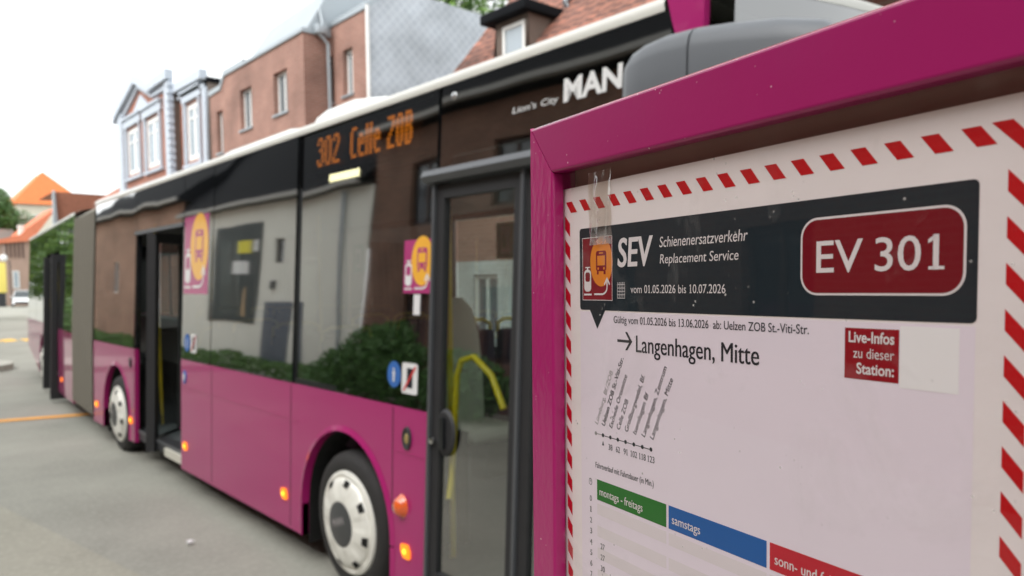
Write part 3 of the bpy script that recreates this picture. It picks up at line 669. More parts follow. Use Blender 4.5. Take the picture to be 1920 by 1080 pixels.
# front door: two glazed leaves in dark frames
def leaf(y1, y0, o=.012, handle=True):
    def fr(b):
        b.prism(rect(y1-.065, .27, y1, 2.36), Pn, -.03, o); b.prism(rect(y0, .27, y0+.065, 2.36), Pn, -.03, o)
        b.prism(rect(y0+.065, .27, y1-.065, .40), Pn, -.03, o); b.prism(rect(y0+.065, 2.29, y1-.065, 2.36), Pn, -.03, o)
    d = one(fr, 'door_leaf', 'rubber', bus)
    one(lambda b: b.prism(rect(y1+.001, .27, y1+.02, 2.385), Pn, -.02, .028), 'edge_seal', 'grey', d)
    one(lambda b: b.flat(rect(y0+.06, .39, y1-.06, 2.30), Pn, -.008), 'door_glass', 'doorglass', d)
    if handle:
        q = lambda y, z, i: (S(y, z)[0]+i, y, z)
        one(lambda b: b.tube([q(y1-.12, .78, .03), q(y1-.085, .88, .07), q(y1-.085, 1.40, .09), q(y1-.12, 1.475, .09), q(y1-.22, 1.50, .09), q(y1-.36, 1.42, .09), q(y1-.46, 1.27, .09)], .0165, 10), 'grab_rail', 'yellow', d)
        one(lambda b: b.lathe([(0, .016), (.10, .014), (.115, 0)], lambda u, v, w: S(y1-.12+u*.7, 1.12+v*1.05, w-.005), 28), 'lock_plate', 'rubber', d)
        one(lambda b: b.prism(rrect(y1-.135, 1.04, y1-.10, 1.20, .012), Pn, .010, .026), 'handle_recess', 'black', d)
        one(lambda b: b.lathe([(.018, 0), (.016, .014), (0, .016)], lambda u, v, w: S(y1-.03+u, 1.07+v, w+.012), 14), 'lock_cylinder', 'chrome', d)
    return d
leaf(3.165, 2.50); leaf(2.49, 1.83, handle=False)
def hdr(b):
    ring = lambda y: [S(y, 2.365, .0), S(y, 2.37, .055), S(y, 2.40, .075), S(y, 2.43, .06), S(y, 2.44, .0)]
    b.loft([ring(3.225), ring(1.78)])
one(hdr, 'door_header_rail', 'grey', bus)
# middle door: leaves folded into the opening
def midleaf(p0, p1, t=.045):
    d = Vector((p1[0]-p0[0], p1[1]-p0[1], 0)); ln = d.length; d.normalize(); n = Vector((-d.y, d.x, 0))
    P = lambda u, v, w: (p0[0]+d.x*u+n.x*w+lean(v)*.9, p0[1]+d.y*u+n.y*w, v)
    def fr(b):
        b.prism(rect(0, .215, .075, 2.38), P, -t, t); b.prism(rect(ln-.075, .215, ln, 2.38), P, -t, t); b.prism(rect(.075, .215, ln-.075, .34), P, -t, t); b.prism(rect(.075, 2.29, ln-.075, 2.38), P, -t, t)
    d_ = one(fr, 'door_leaf', 'rubber', bus); one(lambda b: b.flat(rect(.07, .33, ln-.07, 2.3), P, 0), 'door_glass', 'doorglass', d_); return d_
midleaf((2.14, 7.98), (2.62, 8.44)); midleaf((2.19, 7.13), (2.80, 7.16))
def mst(b):
    b.box(2.20, 2.32, 7.1, 8.59, .24, .345); b.mi = 1; b.box(2.195, 2.20, 7.1, 8.59, .315, .347)
one(mst, 'door_step', ['dark', 'grey'], bus)
one(lambda b: b.box(2.17, 2.2, 7.12, 7.62, .235, .31), 'step_edge', 'cream', bus)
one(lambda b: b.prism(rect(7.08, 2.395, 8.62, 2.43), Pn, -.03, .018), 'door_header_rail', 'grey', bus)
# front end
def wsx(z): return lambda t: (lambda x: (x, 1.56-.30*(1-((x-3.47)/1.3)**2)-.06*(1-abs(z-1.5)/1.5), z))(S(0, z)[0]+.02+(F(0, z)[0]-S(0, z)[0]-.04)*t)
def fgrid(b, z0, z1, n=6, k=14, dy=0):
    vs = []
    for j in range(n+1):
        g = wsx(z0+(z1-z0)*j/n)
        for i in range(k+1): x, y, z = g(i/k); vs.append((x, y+dy, z))
    b.mesh(vs, [(j*(k+1)+i, j*(k+1)+i+1, (j+1)*(k+1)+i+1, (j+1)*(k+1)+i) for j in range(n) for i in range(k)], True)
one(lambda b: fgrid(b, .95, 2.86), 'windscreen', 'winglass', bus)
one(lambda b: fgrid(b, .30, .945), 'front_panel', 'magenta', bus)
def fcap(b):
    rows = []
    for t in range(17):
        g = wsx(2.862)(t/16); x = g[0]; rows.append([g, (x, g[1]+.01, 2.89), (x, g[1]+.06, 2.93), (x, 1.62, 2.955), (x, 1.77, 2.96 if 0 < t < 16 else 2.9)])
    b.loft(rows, True, False, False)
one(fcap, 'front_roof_cap', 'greyroof', bus)
def hoop(b):
    b.prism([(1.70, .25), (1.70, 2.70), (1.735, 2.80), (1.765, 2.905), (1.60, 2.905), (1.60, .25)], Pn, -.03, .004)
    b.prism([(1.73, .25), (1.73, 2.70), (1.765, 2.80), (1.765, 2.905), (1.575, 2.905), (1.56, .25)], Pf, -.06, .004)
    pr = [(q[0], q[2]) for q in roofprof(1.6)[2:10]]
    for (x0, z0), (x1, z1) in zip(pr[:-1], pr[1:]): b.face([(x0, 1.575, z0+.004), (x1, 1.575, z1+.004), (x1, 1.765, z1+.004), (x0, 1.765, z0+.004)])
one(hoop, 'corner_pillar', 'magenta', bus)
for x in (2.55, 4.35):
    one(lambda b: b.lathe([(.11, 0), (.10, .03), (.05, .045), (0, .05)], lambda u, v, w: (x+u, 1.42-w, .62+v), 24), 'headlight', 'headlamp', bus)
one(lambda b: b.box(2.2, 4.75, 1.30, 1.55, .22, .34, bev=.03), 'bumper', 'dark', bus)
def mir(b):
    def ring(y, h, d, zt, xc=2.02):
        o = []
        for k in range(20):
            a = 2*pi*k/20; c, s_ = cos(a), sin(a)
            o.append((xc+d*(abs(c)**.5)*(1 if c > 0 else -1), y, zt-h/2+h/2*(abs(s_)**.38)*(1 if s_ > 0 else -1)))
        return o
    b.loft([ring(1.666, .16, .05, 2.523), ring(1.662, .24, .085, 2.553), ring(1.647, .31, .11, 2.585), ring(1.619, .355, .12, 2.608), ring(1.564, .385, .125, 2.625), ring(1.494, .40, .125, 2.633), ring(1.389, .40, .125, 2.629)])
    b.loft([ring(1.382, .40, .125, 2.628), ring(1.274, .40, .12, 2.615), ring(1.114, .39, .115, 2.588), ring(0.994, .34, .10, 2.553), ring(0.934, .22, .07, 2.503), ring(0.914, .06, .03, 2.453)])
mo = one(mir, 'wing_mirror', 'mirror', bus)
one(lambda b: b.tube([(2.12, 1.25, 2.45), (2.22, 1.22, 2.50), (2.45, 1.36, 2.55)], .028, 10), 'mirror_arm', 'dark', mo)
one(lambda b: b.prism(rrect(1.0, 2.27, 1.58, 2.56, .05), lambda u, v, w: (2.15+w, u, v), -.01, .0), 'mirror_glass', 'chrome', mo)
# bellows
def lerp(p, q, t): return tuple(p[i]+(q[i]-p[i])*t for i in range(3))
def bel(b):
    n, per = 144, 16
    def ring(i):
        t = i/n; q = (i % per)/per; k = -.012+.05*(1-abs(cos(pi*q))**1.5)
        pts = [('n', .26), ('n', 1.2), ('n', 2.80), ('r', 2.90), ('R', 2.90), ('f', 2.80), ('f', 1.2), ('f', .26)]
        o = []
        for s_, z in pts:
            if s_ == 'n': a = S(10.42, z, -.004-k); c = RT(*S(12.0, z, -.004-k))
            elif s_ == 'f': a = F(10.42, z, -k); c = RT(*F(12.0, z, -k))
            elif s_ == 'r': a = (2.45, 10.42, 2.90-k); c = RT(2.45, 12.0, 2.90-k)
            else: a = (4.5, 10.42, 2.90-k); c = RT(4.5, 12.0, 2.90-k)
            o.append(lerp(a, c, t))
        return o
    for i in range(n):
        b.mi = 2 if 4 <= i % per < 13 else (0 if 13 <= i % per < 15 else 1)  # valley faces get a darker colour, painting in the shade of the folds
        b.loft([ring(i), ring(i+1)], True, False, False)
one(bel, 'bellows', ['bellows', mat('bellows_hoop', (.31, .29, .24), .7, .1, 8), mat('bellows_fold_shade', (.115, .105, .085), .9, .2, 8)], bus)
# rear section, built along +Y then turned about the joint
def rearshell(b):
    b.mi = 0
    y0 = 12.0
    lower(b, 13.72, y0, [], Pn)
    poly = [(19.25, .62), (17.6, .40), (16.78, .25)]+arch(16.2, .55)[1:-1]+[(15.62, Z0), (15.62, ZS-.002), (19.25, ZS-.002)]
    for P in (Pn, Pf): b.prism(poly, P, -.045, 0)
    lower(b, 15.62, y0, [], Pf)
    b.prism(rect(2.3, .5, 4.6, ZS), lambda u, v, w: (u, 19.30-w, v), -.05, 0)
    b.mi = 1
    for P in (Pn, Pf):
        for y in (12.03, 13.74, 15.60, 17.4, 19.2): b.prism(rect(y-.03, ZS, y+.03, ZT), P, -.05, -.012)
        b.prism(rect(12.0, 2.50, 19.2, ZT), P, -.05, -.012)
    for y in (13.72, 15.62): b.prism(rect(y-.02, .25, y+.02, 2.42), Pn, -.06, -.004)
    b.mi = 2
    b.box(2.35, 4.6, 12, 19.2, .20, .30); b.box(2.30, 4.6, 12, 19.2, 2.78, 2.84); b.box(2.62, 2.66, 15.6, 16.8, .2, 1.0)
one(rearshell, 'rear_body', ['magenta', 'black', 'well'], bus, T=RT)
one(lambda b: b.loft([roofprof(y) for y in (12.0, 15, 19.25)], True, False, False), 'rear_roof', 'white', bus, T=RT)
for y1, y0, z0 in ((13.72, 12.03, ZS), (15.6, 13.75, 2.43), (17.39, 15.63, ZS), (19.2, 17.41, ZS)):
    one(lambda b: b.flat(rect(y0, z0, y1, ZT), Pn, 0), 'window', 'winglass', bus, T=RT)
one(lambda b: [b.flat(rect(y0, ZS, y1, 2.5), Pf, -.02) for y0, y1 in ((12.05, 13.7), (13.8, 15.5), (15.7, 17.3), (17.5, 19.1))], 'far_side_glazing', 'farglass', bus, T=RT)
def rend(b):
    b.prism(rect(2.32, ZS, 4.66, 2.86), lambda u, v, w: (u, 19.28-w, v), -.02, 0)
one(rend, 'rear_glass', 'black', bus, T=RT)
def rleaf(y, xo=2.09, t=.05):
    P = lambda u, v, w: (xo+u+lean(v), y+w, v)
    def fr(b):
        b.prism(rect(0, .06, .09, 2.38), P, -t, t); b.prism(rect(.55, .06, .62, 2.38), P, -t, t); b.prism(rect(.09, .06, .55, .34), P, -t, t); b.prism(rect(.09, 2.27, .55, 2.38), P, -t, t)
    d = one(fr, 'door_leaf', 'rubber', bus, T=RT); one(lambda b: b.flat(rect(.08, .3, .56, 2.3), P, 0), 'door_glass', 'doorglass', d, T=RT)
rleaf(13.86, 2.06); rleaf(15.45, 2.10)
wheel(16.2, T=RT)
one(lambda b: b.prism(rect(0, 0, .07, .06), lambda u, v, w: S(13.3-u, .40+v, w), 0, .012), 'side_indicator', 'amber', bus, T=RT)
one(lambda b: b.box(2.3, 4.6, 12.02, 19.2, .301, .34), 'floor', 'floor', bus, T=RT)
one(lambda b: b.box(4.3, 4.58, 12.1, 19.1, .35, 1.2), 'side_lining', 'inner', bus, T=RT)
one(lambda b: b.tube([RT(2.5, 14.6, .4), RT(2.5, 14.6, 2.4)], .018, 8), 'grab_pole', 'yellow', bus)
for z in (.95, 1.15):
    one(lambda b: b.box(2.32, 2.42, 19.28, 19.32, z-.08, z+.08), 'tail_light', 'redlens', bus, T=RT)

# ------------------------------------------------------------------ timetable stand in the foreground
CA = R(11.5); CN = Vector((cos(CA), -sin(CA), 0)); CL = Vector((sin(CA), cos(CA), 0))
CD = .262
def CP(s_, v, w): return tuple(CN*(CD-w)+CL*s_+Vector((0, 0, v)))       # s: metres to the left along the case, w: out of it
base = CN*.33+CL*.27; stand = thing('timetable_stand', (base.x, base.y, 0), 'magenta framed glazed timetable case on a post in the foreground', 'timetable case')
SL, SR, ZTOP, ZBOT = .4384, .085, 1.9722, 1.47
IL, IRt, IT, IB = .411, .113, 1.9387, 1.50
def bar(b, outer, inner, r=.0030, depth=.045, rec=.0085, ch=(.0008, .003)):
    """a mitred bar: outer and inner are end points; rounded outer edge and inner lip"""
    (a0, c0), (a1, c1) = outer; (i0, j0), (i1, j1) = inner
    def sec(o, i):
        d = Vector((i[0]-o[0], i[1]-o[1])); L_ = max(abs(d.x), abs(d.y)); d = d/L_
        pt = lambda t, w: CP(o[0]+d.x*t, o[1]+d.y*t, w); q = [pt(0, -depth), pt(0, -ch[1])]
        q += [pt(ch[0]*.9, -ch[1]*.12), pt(ch[0]*1.05, -ch[1]*.04), pt(ch[0]*1.4, 0)]
        for k in range(5): a = pi/2*k/4; q.append(pt(L_-r*.7+r*.7*sin(a), -r*.7+r*.7*cos(a)))
        q.append(pt(L_, -rec)); q.append(pt(L_-.004, -rec)); q.append(pt(L_-.004, -depth)); return q
    b.loft([sec(outer[0], inner[0]), sec(outer[1], inner[1])], False, True, True)
e = .0005
one(lambda b: bar(b, ((SL-e, ZTOP), (SR+e, ZTOP)), ((IL-e, IT), (IRt+e, IT)), ch=(.0025, .0050)), 'top_bar', 'case', stand)
one(lambda b: bar(b, ((SL, ZTOP-e), (SL, ZBOT+e)), ((IL, IT-e), (IL, IB+e))), 'side_bar', 'casepeel', stand)
one(lambda b: bar(b, ((SR, ZTOP-e), (SR, ZBOT+e)), ((IRt, IT-e), (IRt, IB+e))), 'side_bar', 'casepeel', stand)
one(lambda b: bar(b, ((SL-e, ZBOT), (SR+e, ZBOT)), ((IL-e, IB), (IRt+e, IB))), 'bottom_bar', 'case', stand)
one(lambda b: b.prism(rect(SR+.003, ZBOT+.003, SL-.003, ZTOP-.003), CP, -.044, -.020), 'back_panel', 'backing', stand)
one(lambda b: b.flat(rect(IRt-.002, IB-.002, IL+.002, IT+.002), CP, -.0075), 'glass_pane', 'plexi', stand)
def pst(b):
    for s_ in (.27,):
        c = CN*(CD+.085)+CL*s_; b.tube([(c.x, c.y, 0), (c.x, c.y, 1.93)], .03, 16)
    for v in (1.55, 1.85): b.prism(rect(.235, v-.02, .305, v+.02), CP, -.056, -.0445)
one(pst, 'post', 'post', stand)
# the poster: millimetres, origin at the top left corner of its dark header
KD = .2722/.276; RO = R(.4034)
def PM(u, v, w):
    u, v = u*.001*KD, v*.001*KD
    s_ = .40078*KD-(u*cos(RO)-v*sin(RO)); z = 1.87+(1.90273-1.87)*KD+u*sin(RO)+v*cos(RO)
    return tuple(CN*(.2722-w)+CL*s_+Vector((0, 0, z)))
pb = PM(120, -400, 0); poster = thing('timetable_poster', (pb[0], pb[1], 1.5), 'paper bus timetable with red hazard border and dark header inside the magenta case', 'poster')
PL, PR, PT, PB = -19.3, 267.5, 27, -384
one(lambda b: b.prism(rect(PL, PB, PR, PT), PM, -.0003, 0), 'paper_sheet', 'paper', poster)
one(lambda b: b.flat(rect(0, -372, 247, -52), PM, .00008), 'print_area', 'paper2', poster)
def stripes(b):
    k = 0; x = -15.4
    while x < 250: b.flat([(x, 18.4), (x+6.9, 18.4), (x+12.6, 11.2), (x+5.7, 11.2)], PM, .00012); x += 15.05
    b.flat([(251, 18.7), (258, 18.7), (264.5, 11.5), (264.5, 5)], PM, .00012)
    z = 9.8
    while z > -370: b.flat([(-16.6, z), (-16.6, z-8.6), (-10.9, z-14.0), (-10.9, z-5.4)], PM, .00012); z -= 15.3
    z = 2.1
    while z > -370: b.flat([(256.8, z), (256.8, z-7.4), (264.0, z-15.2), (264.0, z-7.8)], PM, .00012); z -= 15.9
one(stripes, 'hazard_border', 'pstripe', poster)
def head(b):
    b.flat(rrect(0, -51, 247.4, .1, 2.2), PM, .00016)
    b.flat([(10.6, -50.8), (26.8, -50.8), (18.5, -62.6)], PM, .00016)
hd = one(head, 'header_panel', 'pdark', poster)
def ht(b):
    W_ = .0003
    b.text('SEV', PM, 39.6, -24.8, 16.2, 30.4, bold=.012, w=W_, shear=.08, heavy=2)
    b.text('Schienenersatzverkehr', PM, 76.9, -15.3, 5.6, 63.2, bold=.0, w=W_, shear=.12)
    b.text('Replacement Service', PM, 77.3, -24.2, 5.0, 57.2, bold=.0, w=W_, shear=.12)
    b.text('vom 01.05.2026 bis 10.07.2026', PM, 51.6, -40.4, 4.5, 74.6, w=W_)
    for x in range(5): b.flat(rect(39+x*1.75, -43.5, 39.3+x*1.75, -35.5), PM, W_)
    for z in (-35.5, -37.6, -39.6, -41.6, -43.6): b.flat(rect(39, z, 46.3, z+.3), PM, W_)
    for x in range(5): b.flat(rect(39.4+x*1.5, -35.0, 39.8+x*1.5, -34), PM, W_)
one(ht, 'header_lettering', 'ppale', hd)
pictogram(lambda u, v, w: PM(3.2+u, -45+v, w), 31, .0002, poster, 'picon', 'porange', 'picon', 'ppale', name='pictogram_panel', border='ppale', W=1.0, H=1.26, st=.00006)
bo = one(lambda b: b.flat(rrect(171.2, -41.2, 243.4, -7.9, 8.5, 8), PM, .0003), 'route_badge', 'ppale', poster)
one(lambda b: b.flat(rrect(172.2, -40.2, 242.4, -8.9, 7.6, 8), PM, .0004), 'badge_field', 'pbadge', bo)
def bt(b): b.text('EV', PM, 179.6, -31.4, 13.2, 22.4, bold=.006, w=.0005); b.text('301', PM, 207.4, -31.4, 13.0, 28.2, bold=.004, w=.0005)
one(bt, 'badge_lettering', 'ppale', bo)
def il(b):
    W_ = .0002
    b.text('Gültig vom 01.05.2026 bis 13.06.2026  ab: Uelzen ZOB St.-Viti-Str.', PM, 35.2, -58.3, 4.2, 140.6, w=W_, heavy=1)
one(il, 'validity_line', 'pink', poster)
def dest(b):
    W_ = .0002
    b.text('Langenhagen, Mitte', PM, 56.4, -74.4, 9.6, 91.4, w=W_, heavy=2)
    b.flat(rect(38.7, -69.5, 50.5, -67.9), PM, W_); b.flat([(46.2, -63.2), (48.2, -63.2), (52.8, -68.7), (50.4, -68.7)], PM, W_); b.flat([(46.2, -74), (48.2, -74), (52.8, -68.7), (50.4, -68.7)], PM, W_)
one(dest, 'destination_line', 'pink', poster)
lp = one(lambda b: b.flat(rect(193.9, -75.6, 218.1, -54.6), PM, .00018), 'live_info_panel', 'plive', poster)
def lt(b):
    b.text('Live-Infos', PM, 216.2, -60.4, 4.3, 20.4, bold=.022, w=.0003, right=True); b.text('zu dieser', PM, 216.2, -66.8, 4.1, 18.2, w=.0003, right=True); b.text('Station:', PM, 216.2, -73.2, 4.3, 16.6, bold=.022, w=.0003, right=True)
one(lt, 'panel_lettering', 'ppale', lp)
one(lambda b: b.flat(rect(218.5, -77.2, 241.5, -53.0), PM, .00016), 'blank_code_card', 'card', poster)
names = ['Lüneburg, Bf./ZOB', 'Uelzen ZOB St.-Viti-Str.', 'Eschede Ortsmitte', 'Celle ZOB', 'Großburgwedel, Bf.', 'Isernhagen Bf', 'Langenhagen, Zentrum', 'Langenhagen, Mitte']
nb = [(18.1, -122.6), (25.4, -122.6), (32.9, -122.7), (40.2, -122.7), (48, -122.7), (55.9, -122.9), (63.7, -123), (71.2, -123.2)]
ne = [(34.3, -88.2), (44.8, -79.0), (48.2, -89.1), (49.1, -103.8), (64.3, -87.8), (67.5, -97.8), (82.9, -81.3), (88.0, -87.3)]
dots = [16.2, 23.7, 31.2, 38.6, 46.1, 53.8, 61.6, 69.2]
def diag(b, grey):
    W_ = .0002
    for i, (n, p, q) in enumerate(zip(names, nb, ne)):
        if (i == 0) != grey: continue
        b.text(n, PM, p[0], p[1], 3.3, math.hypot(q[0]-p[0], q[1]-p[1]), bold=.008 if i == 1 else 0, heavy=2 if i == 1 else 1, w=W_, rot=math.atan2(q[1]-p[1], q[0]-p[0]))
        b.flat(circ(dots[i], -128.2-.017*i*7.5/1.2*.9, 1.25, 14), PM, W_)
    if grey: b.flat(rect(16.2, -128.45, 23.7, -128.0), PM, .00018)
    else:
        b.flat([(23.7, -128.65), (69.2, -129.2), (69.2, -128.75), (23.7, -128.2)], PM, .00019)
        for t, x in zip(('38', '62', '91', '102', '118', '123'), dots[2:]):
            wd = len(t)*1.95; b.text(t, PM, x-wd/2, -136.3, 3.6, wd, w=W_, heavy=1)
        b.flat([(22.6, -134.6), (24.8, -134.6), (23.7, -131.6)], PM, W_)
        b.text('Fahrtverlauf mit Fahrtdauer (in Min.)', PM, 15.6, -149.9, 3.5, 55.8, w=W_, heavy=1)
one(lambda b: diag(b, False), 'route_diagram', 'pink', poster); one(lambda b: diag(b, True), 'passed_stop', 'pgrey', poster)
for nm, x0, x1, mm, t, tx, tw in (('weekday_heading', 17.0, 82.1, 'pgreen', 'montags - freitags', 19.8, 41.8), ('saturday_heading', 84, 153, 'pblue', 'samstags', 86.8, 21.8), ('sunday_heading', 154.9, 246.6, 'pred', 'sonn- und feiertags', 157.9, 45)):
    o = one(lambda b: b.flat(rect(x0, -170.2, x1, -157.2), PM, .00018), nm, mm, poster)
    one(lambda b: b.text(t, PM, tx, -166.7, 4.8, tw, w=.0003, heavy=1), 'heading_lettering', 'ppale', o)
def hrs(b):
    W_ = .0002
    for i in range(24):
        z = -171.9-i*7.02; t = str(i); wd = 2.0*len(t); b.text(t, PM, 10.2-wd/2, z-.8, 3.5, wd, w=W_, heavy=1)
    for i, t in ((4, '27'), (5, '27'), (6, '30'), (7, '30'), (8, '30'), (10, '30'), (12, '30'), (14, '30'), (16, '30'), (18, '30'), (20, '27')): b.text(t, PM, 20.4, -171.9-i*7.02-.8, 3.6, 4.2, w=W_, heavy=1)
    for k in range(22):
        a0, a1 = 2*pi*k/22, 2*pi*(k+1)/22
        b.flat([(10+1.7*cos(a0), -160.2+2.2*sin(a0)), (10+1.7*cos(a1), -160.2+2.2*sin(a1)), (10+1.35*cos(a1), -160.2+1.8*sin(a1)), (10+1.35*cos(a0), -160.2+1.8*sin(a0))], PM, W_)
    b.flat(rect(9.85, -160.4, 10.15, -158.8), PM, W_); b.flat([(9.9, -160.5), (11.1, -159.6), (11.0, -159.3), (9.8, -160.2)], PM, W_)
one(hrs, 'timetable_figures', 'pink', poster)
def bands(b):
    for i in range(0, 24, 2):
        for x0, x1 in ((17, 82.1), (84, 153), (154.9, 246.6)): b.flat(rect(x0, -172.6-(i+1)*7.02, x1, -172.6-i*7.02), PM, .00014)
one(bands, 'timetable_band', 'pband', poster)
# tape holding the sheet
tp = PM(22, 10, 0); tape = MB()
rr = random.Random(5); nv = 26; nu = 10
vs = []
for j in range(nv+1):
    for i in range(nu+1):
        u, v = 11.0+22.8*i/nu, 33.6-44.5*j/nv
        wv = .0006+.0004*sin(i*1.9+j*.21)+.0003*rr.random()+(.0012*math.exp(-((i-4.6-.25*sin(j*.5))/.7)**2) if j > 2 else 0)
        vs.append(PM(u+.25*sin(j*.9)*(i in (0, nu)), v, wv))
tape.mesh(vs, [(j*(nu+1)+i, j*(nu+1)+i+1, (j+1)*(nu+1)+i+1, (j+1)*(nu+1)+i) for j in range(nv) for i in range(nu)], True)
tag(tape.build('tape_strip', 'tape', None, tp), 'wrinkled strip of clear adhesive tape over the top left edge of the poster', 'tape')

# ------------------------------------------------------------------ buildings across the street
bb = thing('brick_building', (12, 24, 0), 'red brick building with grey mansard roof and slate hung end wall above the bus', 'building')
P10, P108 = mapX(10), mapX(10.85)
W1 = [(24.27, 25.25, 6.97, 8.28), (21.62, 22.58, 7.01, 8.27), (26.85, 27.42, 6.5, 7.96)]
W1 += [(a, c, d-3.1, e-3.1) for a, c, d, e in W1]
W2 = [(20.36, 20.92, 7.15, 8.50), (19.22, 19.78, 7.20, 8.48)]; W2 += [(a, c, d-3.1, e-3.1) for a, c, d, e in W2]
def bw(b):
    facade(b, P10, 20.5, 28.0, 0, 8.66, W1, .22); b.flat([(20.5, 8.66), (26.9, 8.66), (26.5, 9.03), (20.5, 9.03)], P10)
    facade(b, P108, 18.4, 20.5, 0, 9.3, W2, .22)
    b.face([(10, 20.5, 0), (10.85, 20.5, 0), (10.85, 20.5, 9.2), (10, 20.5, 9.03)])
    b.face([(10, 28, 0), (20, 28, 0), (20, 28, 8.66), (10, 28, 8.66)]); b.face([(20, 18.4, 0), (20, 28, 0), (20, 28, 9), (20, 18.4, 9)])
one(bw, 'wall', 'brickred', bb)
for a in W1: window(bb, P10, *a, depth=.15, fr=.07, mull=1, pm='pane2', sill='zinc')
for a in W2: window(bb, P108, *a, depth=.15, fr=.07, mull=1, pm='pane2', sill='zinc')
def br_(b):
    prof = lambda y, zt, xr: [(9.94, y, 9.02), (9.94, y, 9.12), (10.12, y, 9.16), (xr, y, zt), (13, y, zt+.02), (19, y, 9.6), (19, y, 9.0)]
    b.loft([prof(24.75, 10.35, 10.9), prof(20.45, 10.45, 10.9)], False)
    b.loft([[(9.94, 26.55, 9.02), (9.94, 26.55, 9.2), (19, 26.55, 9.2), (19, 26.55, 9.0)], [(9.94, 24.75, 9.02), (9.94, 24.75, 9.2), (19, 24.75, 9.2), (19, 24.75, 9)]], False)
    b.face([(9.94, 24.75, 9.2), (9.94, 24.75, 9.12), (10.12, 24.75, 9.16), (10.9, 24.75, 10.35), (10.9, 24.75, 9.2)])
    b.loft([[(9.95, 28.05, 8.6), (9.95, 28.05, 8.78), (19, 28.05, 8.78), (19, 28.05, 8.6)], [(9.95, 26.9, 8.64), (9.95, 26.9, 8.80), (19, 26.9, 8.80), (19, 26.9, 8.6)], [(9.95, 26.55, 9.0), (9.95, 26.55, 9.2), (19, 26.55, 9.2), (19, 26.55, 9)]], False)
    p2 = lambda y: [(10.8, y, 9.29), (10.8, y, 9.42), (11.6, y, 10.0), (12.6, y, 9.98), (19, y, 9.8), (19, y, 9)]
    b.loft([p2(20.44), p2(18.42)], False)
one(br_, 'mansard_roof', 'zinc', bb)
def sg(b):
    b.prism([(10.86, 3), (10.86, 9.30), (11.45, 9.72), (12.6, 10.02), (13.6, 9.99), (19.8, 9.86), (19.8, 3)], mapY(18.4), 0, .05)
one(sg, 'slate_end_wall', 'slate', bb)
one(lambda b: b.prism([(10.80, 3), (10.80, 9.36), (10.86, 9.36), (10.86, 3)], mapY(18.39), 0, .09), 'corner_trim', 'frame', bb)
def dp(b):
    b.tube([(10.5, 20.42, 9.75), (10.55, 20.36, 9.3), (10.35, 20.30, 9.05), (10.68, 20.3, 8.75), (10.72, 20.3, 3)], .055, 10); b.box(10.3, 10.62, 20.2, 20.44, 9.0, 9.25, bev=.02)
one(dp, 'downpipe', 'zinc', bb)

th = thing('gabled_town_house', (12, 34, 0), 'ornate white and red town house with stepped gable beyond the brick building', 'building')
PT_ = mapX(10); PB_ = mapX(10.25)
wl = [(36.72, 38.85, 6.98, 9.05), (33.75, 35.80, 6.95, 9.02)]; wr = [(29.72, 31.30, 6.72, 8.9)]
def tw(b):
    facade(b, PT_, 32.15, 39.75, 0, 9.55, wl, .10); facade(b, PB_, 28.95, 32.15, 0, 9.3, wr, .10)
    b.flat([(32.15, 9.55), (39.75, 9.55), (39.75, 9.9), (36.6, 10.85), (34.6, 10.1), (32.15, 10.1)], PT_)
    b.face([(10, 39.75, 0), (19, 39.75, 0), (19, 39.75, 9.5), (10, 39.75, 9.5)])
one(tw, 'wall', 'bricktown', th)
one(lambda b: (b.face([(10.25, 28.95, 0), (13.5, 28.95, 0), (13.5, 28.95, 9.35), (10.25, 28.95, 9.45)]), b.face([(10, 32.15, 0), (10.25, 32.15, 0), (10.25, 32.15, 9.5), (10, 32.15, 9.5)])), 'side_wall', mat('brown_plaster', (.20, .16, .135), .9, .12, 1.5), th)
def tt(b):
    for q in (rect(39.15, 6.0, 39.95, 9.95), rect(32.05, 6.0, 32.75, 10.05)): b.prism(q, PT_, .003, .16)
    for k in range(14): b.prism(rect(31.98, 6.0+k*.29, 32.3, 6.17+k*.29), PT_, .01, .22)
    b.prism(rect(32.0, 5.9, 40.1, 6.3), PT_, .003, .2); b.prism(rect(28.95, 6.0, 32.1, 6.35), PB_, .003, .2)
    def band(pts, t, P, o):
        for (a, c), (d, e_) in zip(pts[:-1], pts[1:]): b.prism([(a, c), (d, e_), (d, e_-t), (a, c-t)], P, .0, o)
    band([(40.25, 9.95), (39.75, 10.22), (36.58, 11.15), (34.55, 10.36), (34.0, 10.42), (32.0, 10.42)], .38, PT_, .30); band([(39.8, 9.65), (36.58, 10.72), (34.6, 9.95), (32.2, 9.95)], .16, PT_, .12)
    b.prism([(37.85, 9.5), (35.15, 9.62), (36.35, 10.25)], PT_, .003, .08)
    band([(32.1, 9.86), (28.9, 9.80)], .34, PB_, .28); band([(32.1, 9.35), (28.95, 9.3)], .10, PB_, .12)
    b.prism(rect(28.95, 6.35, 29.28, 9.3), PB_, .003, .10)
    b.prism(rect(39.9, 8.0, 40.7, 9.05), PT_, -.5, -.1); b.prism(rect(39.9, 6, 40.4, 8.0), PT_, -.5, -.15)
    for (a, c, d, e_), P in ((wl[0], PT_), (wl[1], PT_), (wr[0], PB_)):
        for q in (rect(a-.12, d-.15, a, e_+.1), rect(c, d-.15, c+.12, e_+.1), rect(a-.28, e_+.1, c+.28, e_+.45)): b.prism(q, P, .003, .12)
        b.prism(rect(a-.35, e_+.45, c+.35, e_+.55), P, .003, .2); b.prism(rect(a-.25, d-.26, c+.25, d-.15), P, .003, .14)
one(tt, 'stucco_ornament', 'stucco', th)
for a in wl: window(th, PT_, *a, depth=.03, fr=.20, mull=1, trans=a[3]-.6)
window(th, PB_, *wr[0], depth=.03, fr=.20, mull=1, trans=8.35)
